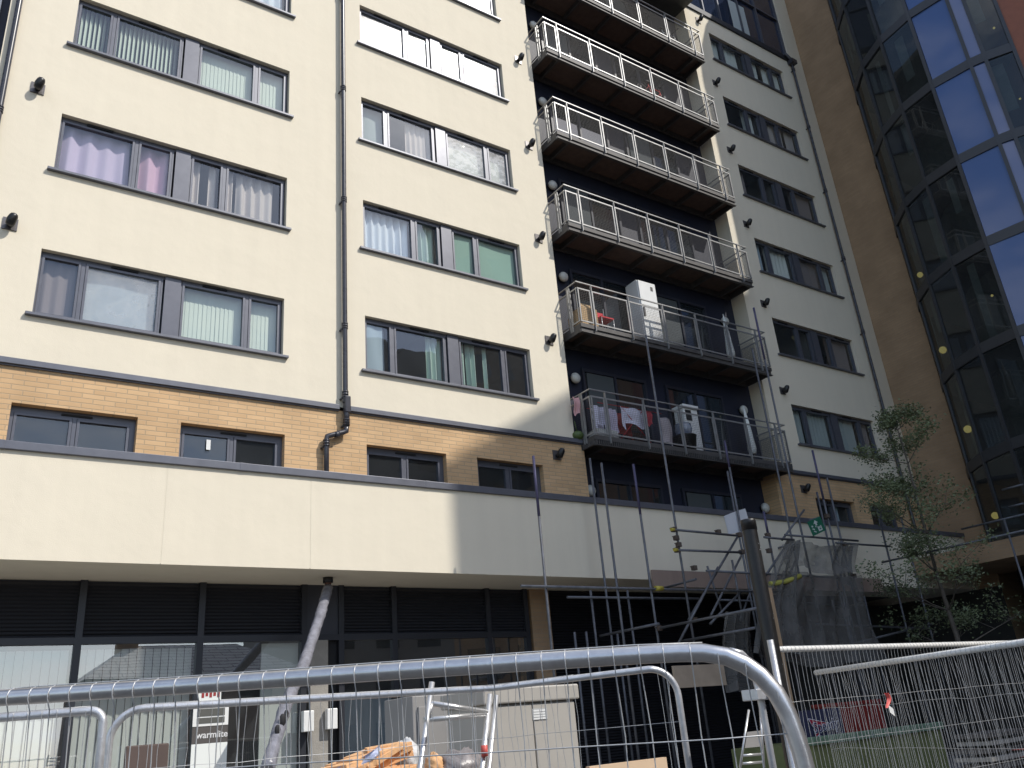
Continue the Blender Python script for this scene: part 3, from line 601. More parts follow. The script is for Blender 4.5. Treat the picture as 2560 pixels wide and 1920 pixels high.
# spot fittings: square plate with a short swivel head
def spot(loc, label, first=[None]):
    if first[0] is None:
        t = thing('wall_spotlight', label, 'spotlight', loc, 'small spotlights on the render'); x, y, z = loc
        b = MB(); b.box(x-0.11, x+0.11, -0.02, 0.0, z-0.11, z+0.11); b.build('back_plate', mat('plate_grey', (0.14, 0.13, 0.13), 0.35, 0.5), t)
        b = MB(); b.path([(x, -0.02, z-0.02), (x+0.0, -0.08, z-0.01), (x+0.015, -0.12, z+0.03)], [0.05, 0.045, 0.04], 12); b.build('bracket', BLACK, t)
        b = MB(); b.path([(x-0.012, -0.09, z-0.085), (x-0.005, -0.11, z-0.06), (x+0.01, -0.14, z+0.01), (x+0.03, -0.17, z+0.07), (x+0.038, -0.185, z+0.10), (x+0.041, -0.19, z+0.115)], [0.035, 0.07, 0.078, 0.068, 0.052, 0.02], 16); b.build('lamp_head', BLACK, t)
        first[0] = t; return t
    return copy_tree(first[0], loc, label)
nm = ['just above the brick band', 'one storey up', 'two storeys up', 'three storeys up', 'four storeys up', 'five storeys up, under the dark roof edge']
spot((-6.24, 0, 11.18), 'black spotlight on the cream wall at the left edge of the photo, upper one')
spot((-6.31, 0, 8.33), 'black spotlight on the cream wall at the left edge of the photo, lower one')
for k, (x, z) in enumerate(((4.68, 8.35), (4.70, 11.15), (4.71, 13.97), (4.66, 16.81))): spot((x, 0, z), 'sunlit black spotlight left of the balconies, number %s counting up from the shadow edge' % ['one', 'two', 'three', 'four'][k])
for k, z in enumerate((8.37, 11.2, 14.01, 16.85, 19.63, 22.33)): spot((13.02 if k < 5 else 12.84, 0, z), ('black spotlight on the shaded wall right of the balconies, ' if k < 5 else 'black spotlight right of the balconies, ')+nm[k])
sx = spot((4.55, 0, 5.52), 'black box spotlight on the brick just left of the balcony recess')
sx2 = spot((13.0, 0, 5.45), 'black spotlight on the shaded brick right of the balcony recess')
GLOBE = mat('opal_globe', (0.62, 0.62, 0.58), 0.35)
def globe(loc, label, first=[None]):
    if first[0] is None:
        t = thing('globe_light', label, 'wall light', loc, 'round white lights on the balcony wall'); x, y, z = loc
        b = MB(); b.sphere((x, y-0.06, z), 0.135, 20, 12, (1, 0.7, 1)); b.build('globe', GLOBE, t)
        b = MB(); b.tube((x, y-0.03, z), (x, 0.5, z), 0.10, 16); b.build('base', BLACK, t)
        first[0] = t; return t
    return copy_tree(first[0], loc, label)
for k, w in ((5, 'top'), (4, 'second from top'), (3, 'third from top'), (2, 'fourth from top'), (1, 'fifth from top'), (0, 'lowest')):
    globe((5.69, 0.45, FL(k)+1.79), 'round white light beside the left end of the %s balcony' % w)
for u, v, s in ((1855, 1027, 'white cabinet balcony'), (1658+151, 805, 'sunlit white fridge balcony')):
    globe(tuple(at(u, v, 0.45)), 'round white light at the right end of the %s' % s)
globe(tuple(at(1909, 1271, 0.45)), 'round white light low in the recess behind a blue scaffold pole')
globe(tuple(at(1473, 1228, 0.45)), 'round white light half hidden at the brick edge under the lowest balcony')
# ================================================================ things on the balconies
def bike(loc, label, col, sc=0.95, rot=0.0):
    t = thing('bicycle', label, 'bicycle', loc, 'bicycles on the balconies'); L = Vector(loc)
    M4 = Matrix.Translation(L) @ Matrix.Rotation(rot, 4, 'Z')
    T = lambda x, z, y=0: tuple(M4 @ Vector((x*sc, y, z*sc)))
    ax = (M4.to_3x3() @ Vector((1, 0, 0))); w = MB()
    for x in (-0.52, 0.52):
        q = MB(); q.torus(T(x, 0.34), ax, (0, 0, 1), 0.32*sc, 0.018, 28, 6)
        for i in range(8): a_ = i*math.pi/8; q.tube(Vector(T(x, 0.34))-(ax*math.cos(a_)+Vector((0, 0, 1))*math.sin(a_))*0.3*sc, Vector(T(x, 0.34))+(ax*math.cos(a_)+Vector((0, 0, 1))*math.sin(a_))*0.3*sc, 0.003, 4)
        q.build('wheel', bpy.data.materials.get('tyre') or mat('tyre', (0.05, 0.05, 0.05), 0.6), t)
    w.tube(T(-0.52, 0.34), T(-0.05, 0.3), 0.012); w.tube(T(-0.52, 0.34), T(-0.2, 0.78), 0.010); w.tube(T(-0.05, 0.3), T(-0.22, 0.86), 0.016); w.tube(T(-0.05, 0.3), T(0.36, 0.72), 0.02); w.tube(T(-0.19, 0.76), T(0.34, 0.80), 0.016); w.tube(T(0.33, 0.88), T(0.52, 0.34), 0.014)
    w.build('frame', col, t)
    h = MB(); h.tube(T(0.32, 0.95, -0.26), T(0.32, 0.95, 0.26), 0.013); h.tube(T(0.33, 0.85), T(0.32, 0.95), 0.013); h.build('handlebar', BLACK, t)
    s_ = MB(); s_.sphere(T(-0.24, 0.90), 0.09, 10, 6, (1.5, 0.8, 0.4)); s_.build('saddle', BLACK, t)
bike((10.9, -0.12, FL(5)+0.01), 'white framed bicycle leaning on the topmost balcony', WHITE)
bike((9.7, -0.14, FL(4)+0.01), 'red bicycle standing on the second balcony from the top', mat('red_paint', (0.5, 0.05, 0.05), 0.35), 0.95, 0.12)
# fridge freezer on k=1
fx = at(1604, 830, -0.1); F1 = FL(1)
FR = thing('fridge_freezer', 'tall dented white fridge freezer standing on a balcony, half in sun', 'fridge', (fx.x, 0, F1))
b = MB(); b.box(7.70, 8.32, -0.15, 0.30, F1+0.02, F1+1.92); b.build('cabinet', WHITE, FR, bevel=0.012)
b = MB(); b.box(7.71, 8.31, -0.195, -0.152, F1+0.05, F1+1.15); b.box(7.71, 8.31, -0.195, -0.152, F1+1.18, F1+1.90); b.build('door', WHITE, FR, bevel=0.01)
b = MB(); b.box(8.12, 8.20, -0.202, -0.196, F1+1.66, F1+1.78); b.box(7.74, 7.79, -0.22, -0.196, F1+0.85, F1+1.1); b.build('handle', STEELD, FR)
b = MB(); b.box(7.75, 8.12, -0.08, 0.3, F1+1.921, F1+1.97); b.build('lid', WHITE, FR, bevel=0.006)
# cardboard box, chair
CB = MB(); CB.box(5.42, 5.92, -0.42, -0.05, F1+0.01, F1+0.50); CB.box(5.38, 5.42, -0.30, 0.05, F1+0.01, F1+0.36)
CB.quad((5.42, -0.42, F1+0.5), (5.92, -0.42, F1+0.5), (5.80, -0.30, F1+0.66), (5.50, -0.30, F1+0.66))
tag(CB.build('cardboard_box', mat('cardboard', (0.52, 0.36, 0.20), 0.85, var=0.08)), 'open brown cardboard box behind the mesh at a balcony corner', 'box')
CH = thing('folding_chair', 'red seated folding chair next to the cardboard box on a balcony', 'chair', (6.35, -0.2, F1))
b = MB(); b.box(6.12, 6.52, -0.34, 0.0, F1+0.40, F1+0.44, ); b.build('seat', mat('red_cloth', (0.62, 0.03, 0.05), 0.7), CH)
b = MB(); b.box(6.12, 6.52, 0.0, 0.03, F1+0.45, F1+0.72); b.build('backrest', bpy.data.materials['red_cloth'], CH)
for x in (6.13, 6.51):
    for y in (-0.33, -0.01): MB().tube((x, y, F1+0.01), (x, y, F1+(0.40 if y < -.1 else 0.85)), 0.01).build('leg', GALV, CH)
# white cabinet on k=0, parasols, washing
F0 = FL(0)
p = at(1300+1420*.31646, 900+690*.31646, -0.1)
CA = thing('white_cabinet', 'tall narrow white open cabinet on the lowest balcony', 'cabinet', (p.x, 0, F0))
b = MB(); cx = p.x
b.box(cx-0.26, cx+0.24, 0.0, 0.34, F0+0.01, F0+1.32); b.build('body', WHITE, CA, bevel=0.008)
b = MB(); b.box(cx-0.30, cx+0.26, -0.05, 0.36, F0+1.325, F0+1.42); b.build('top', WHITE, CA, bevel=0.008)
b = MB(); b.box(cx-0.20, cx+0.0, -0.012, -0.002, F0+1.0, F0+1.28); b.build('opening', DARK, CA)
def parasol(loc, h, label, first=[None]):
    if first[0] is None:
        t = thing('folded_parasol', label, 'parasol', loc, 'folded parasols on the balconies'); x, y, z = loc
        b = MB(); b.path([(x, y, z+0.35), (x, y, z+0.5), (x, y, z+h*0.75), (x, y, z+h)], [0.10, 0.12, 0.06, 0.008], 10); b.build('canopy', C_PALE, t)
        b = MB(); b.tube((x, y, z), (x, y, z+0.4), 0.02); b.tube((x, y, z), (x, y, z+0.06), 0.2, 16); b.build('stand', STEELD, t)
        first[0] = t; return t
    return copy_tree(first[0], loc, label)
parasol((11.15, 0.05, F1), 1.75, 'folded pale parasol at the right end of the fridge balcony')
parasol((11.25, 0.05, F0), 1.75, 'folded pale parasol at the right end of the lowest balcony')
# clothes airer
AR = thing('clothes_airer', 'red framed folding clothes airer on the lowest balcony', 'clothes airer', (6.7, -0.15, F0))
RED = mat('red_tube', (0.45, 0.03, 0.03), 0.4); b = MB()
for y in (-0.38, 0.02): b.tube((6.15, y, F0+0.02), (7.0, y, F0+0.86), 0.011); b.tube((7.15, y, F0+0.02), (6.3, y, F0+0.86), 0.011)
b.tube((5.6, -0.38, F0+0.86), (7.6, -0.38, F0+0.86), 0.009); b.tube((5.6, 0.02, F0+0.86), (7.6, 0.02, F0+0.86), 0.009); b.build('frame', RED, AR)
def garment(x0, x1, y, z0, z1, M, label, sleeves=False, ph=0):
    c = MB(); c.sheet(None, 14, 10, lambda a, v: (x0+(x1-x0)*(a+0.06*math.sin(v*5+ph)*(1-v)), y+0.03*math.sin(a*9+ph)+0.02*math.sin(v*7), z0+(z1-z0)*v+0.05*(1-v)*math.sin(a*6+ph)))
    if sleeves:
        for s, xx in ((-1, x0), (1, x1)): c.sheet(None, 4, 6, lambda a, v: (xx+s*0.02-(s*0.09)*a, y-0.015+0.01*math.sin(v*6), z1-0.5*(1-v)-0.1*a))
    tag(c.build('garment', M), label, 'clothes', 'washing on the lowest balcony')
SH = cloth('white_shirt', (0.72, 0.70, 0.82))
garment(6.28, 7.05, -0.40, F0+0.42, F0+0.86, SH, 'broad white shirt hung out on the red airer', True)
garment(5.48, 5.85, -0.33, F0+0.35, F0+0.80, SH, 'small white top with sleeves at the balcony corner', True, 2)
garment(5.95, 6.20, -0.30, F0+0.2, F0+0.80, cloth('pale_lilac', (0.60, 0.54, 0.66)), 'lilac cloth hung between two white tops', False, 1)
garment(7.10, 7.28, -0.36, F0+0.5, F0+0.86, cloth('red_rag', (0.5, 0.08, 0.10)), 'red cloth hung at the right end of the airer', False, 3)
garment(5.02, 5.24, -0.20, F0+0.55, F0+0.98, cloth('pink_rag', (0.62, 0.36, 0.36)), 'pink cloth hung over the left end rail of the lowest balcony', False, 4)
garment(7.5, 7.95, -0.32, F0+0.12, F0+0.8, cloth('mottled_cloth', (0.45, 0.40, 0.42)), 'mottled grey dress hung right of the red airer', False, 5)
garment(5.62, 5.95, -0.12, F0+0.25, F0+0.84, SH, 'long white garment hung behind the small white top', False, 6)
garment(6.5, 6.9, 0.0, F0+0.30, F0+0.85, cloth('dark_red_cloth', (0.28, 0.07, 0.06)), 'dark red cloth hung behind the broad white shirt', False, 7)
b = MB(); b.box(5.45, 6.05, -0.44, -0.1, F0+0.01, F0+0.20); tag(b.build('storage_box', mat('speckled_box', (0.52, 0.52, 0.50), 0.6, var=0.5, vs=30)), 'speckled white storage box on the lowest balcony floor', 'box')
b = MB(); b.sphere((5.20, -0.02, F0+0.12), 0.14, 14, 8, (1, 1, 0.8)); b.tube((5.16, -0.05, F0+0.2), (5.13, -0.05, F0+0.45), 0.01)
tag(b.build('watering_can', mat('green_plastic', (0.07, 0.11, 0.03), 0.5)), 'round green can tucked in the left end of the lowest balcony', 'watering can')
b = MB(); b.path([(8.35, -0.3, F0+0.42), (8.36, -0.3, F0+0.55), (8.36, -0.3, F0+0.70), (8.36, -0.3, F0+0.72)], [0.18, 0.22, 0.2, 0.05], 14)
tag(b.build('plastic_tub', glass_mat('clear_plastic', tint=(0.5, 0.55, 0.7), milk=0.3)), 'clear bluish plastic tub on a dark bin on the lowest balcony', 'tub')
b = MB(); b.path([(8.4, -0.25, F0+0.01), (8.4, -0.25, F0+0.38), (8.4, -0.25, F0+0.40)], [0.24, 0.30, 0.31], 16)
tag(b.build('dark_bin', BLACK), 'round black bin under the clear tub on the lowest balcony', 'bin')
# ================================================================ scaffold
SC = thing('scaffold', 'grey tube scaffold with blue banded poles and yellow end caps before the shaded podium', 'scaffold', (9, -2, GZ))
def std(u, v, y, M=SCAFM, r=0.024, zb=GZ+0.12, blue=0.0):
    p = at(u, v, y); o = MB().tube((p.x, y, zb), (p.x, y, p.z), r, 10).build('standard', M, SC)
    if blue: MB().tube((p.x, y, p.z-blue), (p.x, y, p.z+0.001), r+0.0015, 10).build('blue_band', SCAFB, o)
    return p
YF, YB = -2.4, -1.35
O_ = 2560/2212
std(1152*O_, 985*O_, YF, blue=1.1); std(1274*O_, 990*O_, YB); std(1299*O_, 1000*O_, YF); std(1368*O_, 1003*O_, YF, blue=1.0)
std(1395*O_, 725*O_, YF); std(1565*O_, 952*O_, YF, blue=0.6); std(1571*O_, 1018*O_, YB-0.3); std(1628*O_, 665*O_, YF, blue=1.4); std(1880, 871, YB-0.3)
std(2031, 1126, YF, blue=1.2); std(2042, 1230, YB-0.3); std(2067, 1195, YF, blue=0.0); std(2192, 1273, YF); std(2252, 1292, YB-0.3); std(1909, 1279, YF, blue=0.5)
std(1476, 1476, YB); std(1568, 1476, YB); std(1436, 1580, YB); std(1465, 1579, YB); std(1542, 1578, YB); std(2510, 1298, -4.5)
def seg(a, b, y, y2=None, M=SCAFM, name='ledger', r=0.024):
    p = at(*a, y); q = at(*b, y if y2 is None else y2); MB().tube(p, q, r, 10).build(name, M, SC); return p, q
def ydir(a, b, xref=None, y=-2.4):
    """transom running out from the wall: x and z fixed by its first end"""
    p = at(*a, y); q = atx(*b, p.x)
    MB().tube(p, (p.x, q.y, p.z), 0.024, 10).build('transom', SCAFM, SC); return p
caps = MB()
p, q = seg((1302, 1465), (1960, 1480), YF-0.06); 
pc_ = at(1647, 1471, YF-0.06); yc = MB(); yc.tube((pc_.x-0.09, pc_.y, pc_.z), (pc_.x+0.09, pc_.y, pc_.z), 0.045, 12)
p, q = seg((1418, 1493), (1747, 1497), YB-0.06)
p, q = seg((1684, 1324), (1842, 1339), YF-0.06); yc.tube((p.x-0.07, p.y, p.z), (p.x+0.02, p.y, p.z), 0.032, 12)
p, q = seg((1692, 1375), (1853, 1381), YF-0.06); yc.tube((p.x-0.07, p.y, p.z), (p.x+0.02, p.y, p.z), 0.032, 12)
yc.build('yellow_cap', YEL, SC)
seg((1766, 1427), (2130, 1446), YF-0.06); seg((1910, 1343), (1985, 1350), YF-0.06); seg((1962, 1337), (2145, 1352), YF-0.12); seg((2090, 1357), (2225, 1366), YF-0.06); seg((1700, 1290), (2010, 1296), YB-0.36) if False else None
ydir((1850, 1316), (1730, 1342), y=YB); ydir((2050, 1293), (1914, 1338), y=YB); ydir((1975, 1362), (1922, 1377), y=YB)
ydir((1645, 1571), (1900, 1518), y=YF); ydir((1700, 1604), (1890, 1572), y=YF); ydir((1500, 1590), (1646, 1553), y=YB)
ydir((2205, 1406), (2560, 1323), y=YF); ydir((2130, 1368), (2560, 1268), y=YF) if False else None
ydir((2404, 1323), (2560, 1281), y=-3.2); ydir((2505, 1225), (2560, 1219), y=-4.5); ydir((2521, 1268), (2560, 1262), y=-4.5)
for a, b, ya, yb in (((1848, 1335), (1721, 1550), YF, YF), ((1795, 1418), (1690, 1620), YF-0.1, YF-0.1), ((1857, 1382), (1777, 1539), YB, YF), ((1852, 1480), (1775, 1560), YF, YF), ((2010, 1275), (1955, 1350), YF, YF), ((1975, 1350), (1905, 1452), YF, YF), ((1830, 1400), (1860, 1560), YF, YF), ((1768, 1415), (1810, 1545), YB, YB), ((1880, 1470), (1850, 1550), YB, YB), ((1990, 1400), (1935, 1520), YF, YF), ((2330, 1560), (2130, 1610), YF, YF)):
    seg(a, b, ya, yb, name='brace')
seg((2120, 1560), (2145, 1680), YB, name='brace'); seg((2040, 1560), (2330, 1572), YB-0.06); seg((2080, 1500), (2095, 1560), YF, name='brace'); seg((1960, 1500), (1985, 1560), YB, name='brace'); seg((1800, 1500), (2030, 1508), YB-0.06); seg((1660, 1470), (1740, 1448), YB, YF)
for u_, v_ in ((2105, 1480), (2128, 1470), (2160, 1490)): std(u_, v_, YB)
cpl = MB()
for u, v, y in ((1735, 1420, YF), (1692, 1375, YF), (1684, 1324, YF), (1848, 1337, YF), (1855, 1380, YF), (1795, 1330, YF), (1647, 1571, YF), (1735, 1550, YF), (1690, 1345, YF), (1696, 1362, YF), (1919, 1338, YF), (1922, 1377, YF), (2110, 1361, YF), (2067, 1290, YF), (2134, 1440, YF)):
    p = at(u, v, y-0.03); cpl = MB(); cpl.box(p.x-0.045, p.x+0.045, p.y-0.05, p.y+0.04, p.z-0.045, p.z+0.045); cpl.tube((p.x-0.1, p.y, p.z+0.02), (p.x+0.02, p.y, p.z+0.02), 0.012, 6); cpl.build('coupler', RUST, SC, bevel=0.01)
# timber fascia board on the podium bottom, hoarding and scaffold boards
b = MB(); p = at(1627, 1425, -1.1); q = at(1871, 1437, -1.1); b.box(p.x, q.x+5.0, -1.13, -1.09, p.z-0.34, p.z); tag(b.build('fascia_board', mat('old_plywood', (0.30, 0.22, 0.18), 0.85, var=0.15, vs=3, streak=True)), 'long brown timber board fixed along the lower edge of the shaded podium', 'board')
# leaning plywood sheet behind the black pole
b = MB(); p = at(1905, 1470, -3.0); b.box(p.x-0.22, p.x+0.22, -3.05, -3.0, GZ+0.12, p.z); tag(b.build('plywood_sheet', PLY), 'upright pale plywood sheet just behind the thick black pole', 'board')
b = MB(); p = at(1680, 1675, -3.6); q = at(1805, 1665, -3.6); b.box(p.x, q.x, -3.64, -3.6, p.z-0.28, p.z+0.06); tag(b.build('timber_board', mat('grubby_ply', (0.36, 0.29, 0.22), 0.85, var=0.2)), 'grubby horizontal timber panel seen under the curved fence corner', 'board')
# white notices tied to the scaffold
b = MB(); P1 = [at(1810, 1290, -2.35), at(1842, 1277, -2.35), at(1850, 1330, -2.35), at(1822, 1336, -2.35)]; b.quad(*P1); b.quad(*[p_+Vector((0, 0.01, 0)) for p_ in P1]); b.quad(*[at(1846, 1276, -2.37), at(1863, 1271, -2.37), at(1872, 1300, -2.37), at(1850, 1306, -2.37)])
tag(b.build('paper_notice', mat('paper', (0.62, 0.63, 0.66), 0.8)), 'torn blank white notice tied to a scaffold pole above the black pole', 'notice')
# green fire exit sign
FSg = [at(2015, 1308, -2.6), at(2037, 1336, -2.6), at(2067, 1324, -2.6), at(2047, 1293, -2.6)]
sgc = sum(FSg, Vector())/4
ES = thing('exit_sign', 'tilted green fire exit sign with white arrow hung on the scaffold', 'sign', tuple(sgc))
ex = (FSg[3]-FSg[0]).normalized(); ez = Vector((0, 1, 0)).cross(ex)*-1
if ez.z < 0: ez = -ez
wS = (FSg[3]-FSg[0]).length; hS = (FSg[1]-FSg[0]).length
M4 = Matrix.Translation(sgc) @ Matrix(((ex.x, ez.x, 0, 0), (0, 0, -1, 0), (ex.z, ez.z, 0, 0), (0, 0, 0, 1)))
b = MB(); b.box(-wS/2, wS/2, -hS/2, hS/2, -0.006, 0, M4); b.build('board', mat('sign_green', (0.012, 0.13, 0.075), 0.5), ES)
b = MB()
def pg_(pts, z=0.004): i = len(b.v); b.v.extend([tuple(M4 @ Vector((x*wS, y*hS, z))) for x, y in pts]); b.f.append(tuple(range(i, i+len(pts)))); b.smooth.append(False)
pg_([(-0.05, 0.05), (0.07, 0.05), (0.07, 0.22), (-0.05, 0.22)]); pg_([(-0.16, 0.2), (0.18, 0.2), (0.01, 0.42)]); pg_([(-0.1, -0.05), (-0.04, -0.05), (-0.04, 0.05), (-0.1, 0.05)])
pg_([(0.02, -0.38), (0.1, -0.38), (0.1, -0.05), (0.02, -0.05)]); pg_([(0.1, -0.38), (0.30, -0.38), (0.30, -0.30), (0.1, -0.30)]); pg_([(0.24, -0.30), (0.30, -0.30), (0.30, -0.05), (0.24, -0.05)]); pg_([(0.13, -0.25), (0.21, -0.18), (0.21, -0.05), (0.13, -0.12)])
pg_([(-0.38, 0.1), (-0.30, 0.02), (-0.24, 0.08), (-0.30, 0.18)]); pg_([(-0.34, -0.02), (-0.2, -0.12), (-0.24, -0.18), (-0.38, -0.08)]); pg_([(-0.30, -0.2), (-0.16, -0.32), (-0.2, -0.38), (-0.34, -0.26)])
b.build('symbols', mat('sign_white', (0.6, 0.62, 0.6), 0.5), ES)
# debris netting
def net_mat():
    M = bpy.data.materials.new('debris_netting'); M.use_nodes = True; t = M.node_tree; b = t.nodes['Principled BSDF']; b.inputs['Base Color'].default_value = (0.125, 0.12, 0.112, 1); b.inputs['Roughness'].default_value = 0.9
    o = t.nodes['Material Output']; tr = t.nodes.new('ShaderNodeBsdfTransparent'); mxs = t.nodes.new('ShaderNodeMixShader'); g = t.nodes.new('ShaderNodeNewGeometry')
    n = t.nodes.new('ShaderNodeTexNoise'); n.inputs['Scale'].default_value = 2.5; n.inputs['Detail'].default_value = 6; t.links.new(g.outputs['Position'], n.inputs['Vector'])
    mr = t.nodes.new('ShaderNodeMapRange'); mr.inputs[1].default_value = 0.3; mr.inputs[2].default_value = 0.7; mr.inputs[3].default_value = 0.42; mr.inputs[4].default_value = 0.88
    t.links.new(n.outputs['Fac'], mr.inputs[0]); t.links.new(mr.outputs[0], mxs.inputs[0]); t.links.new(tr.outputs[0], mxs.inputs[1]); t.links.new(b.outputs[0], mxs.inputs[2]); t.links.new(mxs.outputs[0], o.inputs[0])
    return M
NET = net_mat()
def net(corners, y, sag, ph, parent):
    """draped rectangle between four photo corners (tl,tr,br,bl) with vertical folds"""
    c = [at(*q, y) for q in corners]; b = MB()
    def fn(a, v):
        t_ = c[0].lerp(c[1], a); bt = c[3].lerp(c[2], a); p = t_.lerp(bt, v); f = math.sin(a*17+ph+v*2)*0.07+math.sin(a*41+ph*2+v*5)*0.025
        return (p.x+0.05*math.sin(v*6+ph)*math.sin(a*3), p.y+f+0.12*math.sin(v*3.1), p.z-sag*math.sin(a*math.pi)*(1-v)+0.06*math.sin(a*9+ph)*v)
    b.sheet(None, 48, 24, fn); return b.build('net_sheet', NET, parent)
NT = thing('debris_netting', 'grey debris netting draped and bunched around the scaffold stair tower', 'netting', (11, -2.4, GZ))
net([(1970, 1345), (2140, 1360), (2150, 1440), (1975, 1420)], -2.6, 0.1, 0, NT)
net([(1965, 1425), (2150, 1440), (2235, 1660), (1925, 1660)], -2.65, 0.05, 1.3, NT)
net([(1960, 1360), (1995, 1350), (2020, 1640), (1880, 1640)], -2.8, 0.02, 2.1, NT)
net([(2100, 1345), (2130, 1365), (2160, 1500), (2080, 1430)], -2.2, 0.08, 3.1, NT)
net([(1810, 1530), (1880, 1520), (1910, 1750), (1815, 1720)], -2.5, 0.05, 4.1, NT)
# yellow foam sleeve
p = at(1925, 1460, -2.7); q = at(2000, 1440, -2.7); tag(MB().path([p, p.lerp(q, 0.5)+Vector((0, 0, -0.03)), q], 0.05, 10).build('foam_sleeve', mat('dull_yellow', (0.42, 0.40, 0.08), 0.7)), 'yellow foam sleeve lying under the netting right of the black pole', 'pipe sleeve')
# ================================================================ thick black pole
PLP = at(1869, 1300, -10.4); BP = thing('black_pole', 'thick black round post with a flat cap standing behind the fence corner', 'post', (PLP.x, -10.4, GZ))
b = MB(); b.tube((PLP.x, -10.4, GZ), (PLP.x, -10.4, PLP.z-0.07), 0.048, 28, caps=False); b.build('shaft', mat('worn_black_paint', (0.017, 0.016, 0.016), 0.38, 0.2, var=0.5, vs=11, bump=0.2), BP)
b = MB(); b.path([(PLP.x, -10.4, PLP.z-0.07), (PLP.x, -10.4, PLP.z-0.012), (PLP.x, -10.4, PLP.z), (PLP.x, -10.4, PLP.z+0.004)], [0.0505, 0.0505, 0.049, 0.02], 28); b.build('cap', bpy.data.materials['worn_black_paint'], BP)
b = MB()
random.seed(4)
for i in range(16):
    a_ = R(random.uniform(-95, -20)); z = PLP.z-random.uniform(0.1, 1.1); c_ = Vector((PLP.x+0.0485*math.cos(a_), -10.4+0.0485*math.sin(a_), z)); b.sphere(c_, random.uniform(0.0015, 0.0035), 6, 4)
b.build('paint_spot', WHITE, BP)
# ================================================================ fences
def fence(name, label, pts, ground, wire_sp, wires_z, r_t=0.02, r_w=0.0017, hw=0.006, zfun=None, seg_w=None, loc=None, twires=True, side=1):
    """temporary mesh fence panel. pts: frame polyline (tube). wires hang from the line wires_z[0]..[1]"""
    t = thing('site_fence', label, 'fence', loc or tuple(pts[0]), 'temporary mesh fences')
    MB().path(pts, r_t, 16).build('frame', GALV, t)
    return t
def arc_corner(A, d, zc, rad, n=10):
    """points turning from along d (horizontal) to straight down"""
    return [Vector(A)+Vector(d)*rad*math.sin(i/n*math.pi/2)+Vector((0, 0, -rad*(1-math.cos(i/n*math.pi/2)))) for i in range(n+1)]
def fence_panel(label, A, B, z, r_t, rad, ends, wire_sp, r_w, hz, wob, seed, side, below=1.7, tilt=0.0, bend=None):
    """A, B: plan ends of the straight top tube; ends=(left,right): 'c' rounded corner + leg, 'o' open end"""
    rnd = random.Random(seed); A = Vector((A[0], A[1], z)); B = Vector((B[0], B[1], z+tilt)); d = (B-A).normalized(); dh = Vector((d.x, d.y, 0)).normalized()
    L = (B-A).length; t = thing('site_fence', label, 'fence', (A.x, A.y, GZ), 'temporary mesh fences')
    ctrl = [A, B] if bend is None else [A]+[Vector(b_) for b_ in bend]+[B]
    pts = list(ctrl)
    if ends[1] == 'c': pts = pts[:-1]+arc_corner(B, dh, z, rad); pts.append(pts[-1]-Vector((0, 0, below-rad)))
    if ends[0] == 'c':
        c = arc_corner(A, -dh, z, rad); c.reverse(); pts = [c[0]-Vector((0, 0, below-rad))]+c+pts[1:]
    MB().path(pts, r_t, 18).build('frame', GALV, t)
    nrm = Vector((dh.y, -dh.x, 0))*side
    def top(s):     # height of tube centre line over the panel at distance s
        if s < 0: s2 = -s; return z-(rad-math.sqrt(max(0, rad*rad-s2*s2)))
        if s > L: s2 = s-L; return B.z-(rad-math.sqrt(max(0, rad*rad-s2*s2)))
        if bend is not None:
            acc = 0
            for p0, p1 in zip(ctrl[:-1], ctrl[1:]):
                l = (p1-p0).length
                if acc+l >= s: return (p0.lerp(p1, (s-acc)/l)).z
                acc += l
        return A.z+(B.z-A.z)*s/L
    def plan(s):
        if bend is not None and 0 <= s <= L:
            acc = 0
            for p0, p1 in zip(ctrl[:-1], ctrl[1:]):
                l = (p1-p0).length
                if acc+l >= s: q = p0.lerp(p1, (s-acc)/l); return Vector((q.x, q.y, 0))
                acc += l
        return Vector((A.x, A.y, 0))+dh*s
    w = MB(); s0 = -rad*0.93 if ends[0] == 'c' else 0.01; s1 = L+rad*0.93 if ends[1] == 'c' else L-0.01
    s = s0; blobs = MB()
    off = r_t+r_w
    while s < s1:
        zt = top(s); on_tube = 0 <= s <= L-0.02
        P0 = plan(s)+nrm*off; a1, a2 = rnd.uniform(-wob, wob), rnd.uniform(-wob, wob); b1 = rnd.uniform(-wob, wob)
        lo = zt-(below if below < 1.2 else below)
        P_ = [P0+Vector((0, 0, zt+(r_t*0.9 if on_tube else 0.0))), P0+Vector((0, 0, zt-r_t*0.2)), P0+Vector((0, 0, zt-r_t*1.6))-nrm*r_t*0.6,
              P0-nrm*r_t*0.8+dh*a1+nrm*b1+Vector((0, 0, zt-0.22)), P0-nrm*r_t*0.8+dh*a2+Vector((0, 0, zt-0.5)), P0-nrm*r_t*0.8+Vector((0, 0, zt-1.0)), P0-nrm*r_t*0.8+Vector((0, 0, lo))]
        if on_tube: P_[0] = P0-nrm*off*0.75+Vector((0, 0, zt+r_t*0.95)); P_.insert(1, P0-nrm*off*0.05+Vector((0, 0, zt+r_t*0.62)))
        w.path(P_, r_w, 5, caps=False)
        s += wire_sp*rnd.uniform(0.94, 1.06)
    # long wire on the crown of the tube and the cross wires
    cr = [plan(L*i/12)+Vector((0, 0, top(L*i/12)+r_t+r_w))-nrm*0.004 for i in range(13)]; w.path(cr, r_w, 5)
    for dz in hz:
        rr = [plan(s0+(s1-s0)*i/14)+nrm*(off-r_t*0.8+0.003)+Vector((0, 0, top(min(max(s0+(s1-s0)*i/14, 0), L))-dz+rnd.uniform(-wob, wob)*0.4)) for i in range(15)]; w.path(rr, r_w, 5)
    w.build('wire_mesh', GALVW, t)
    return t
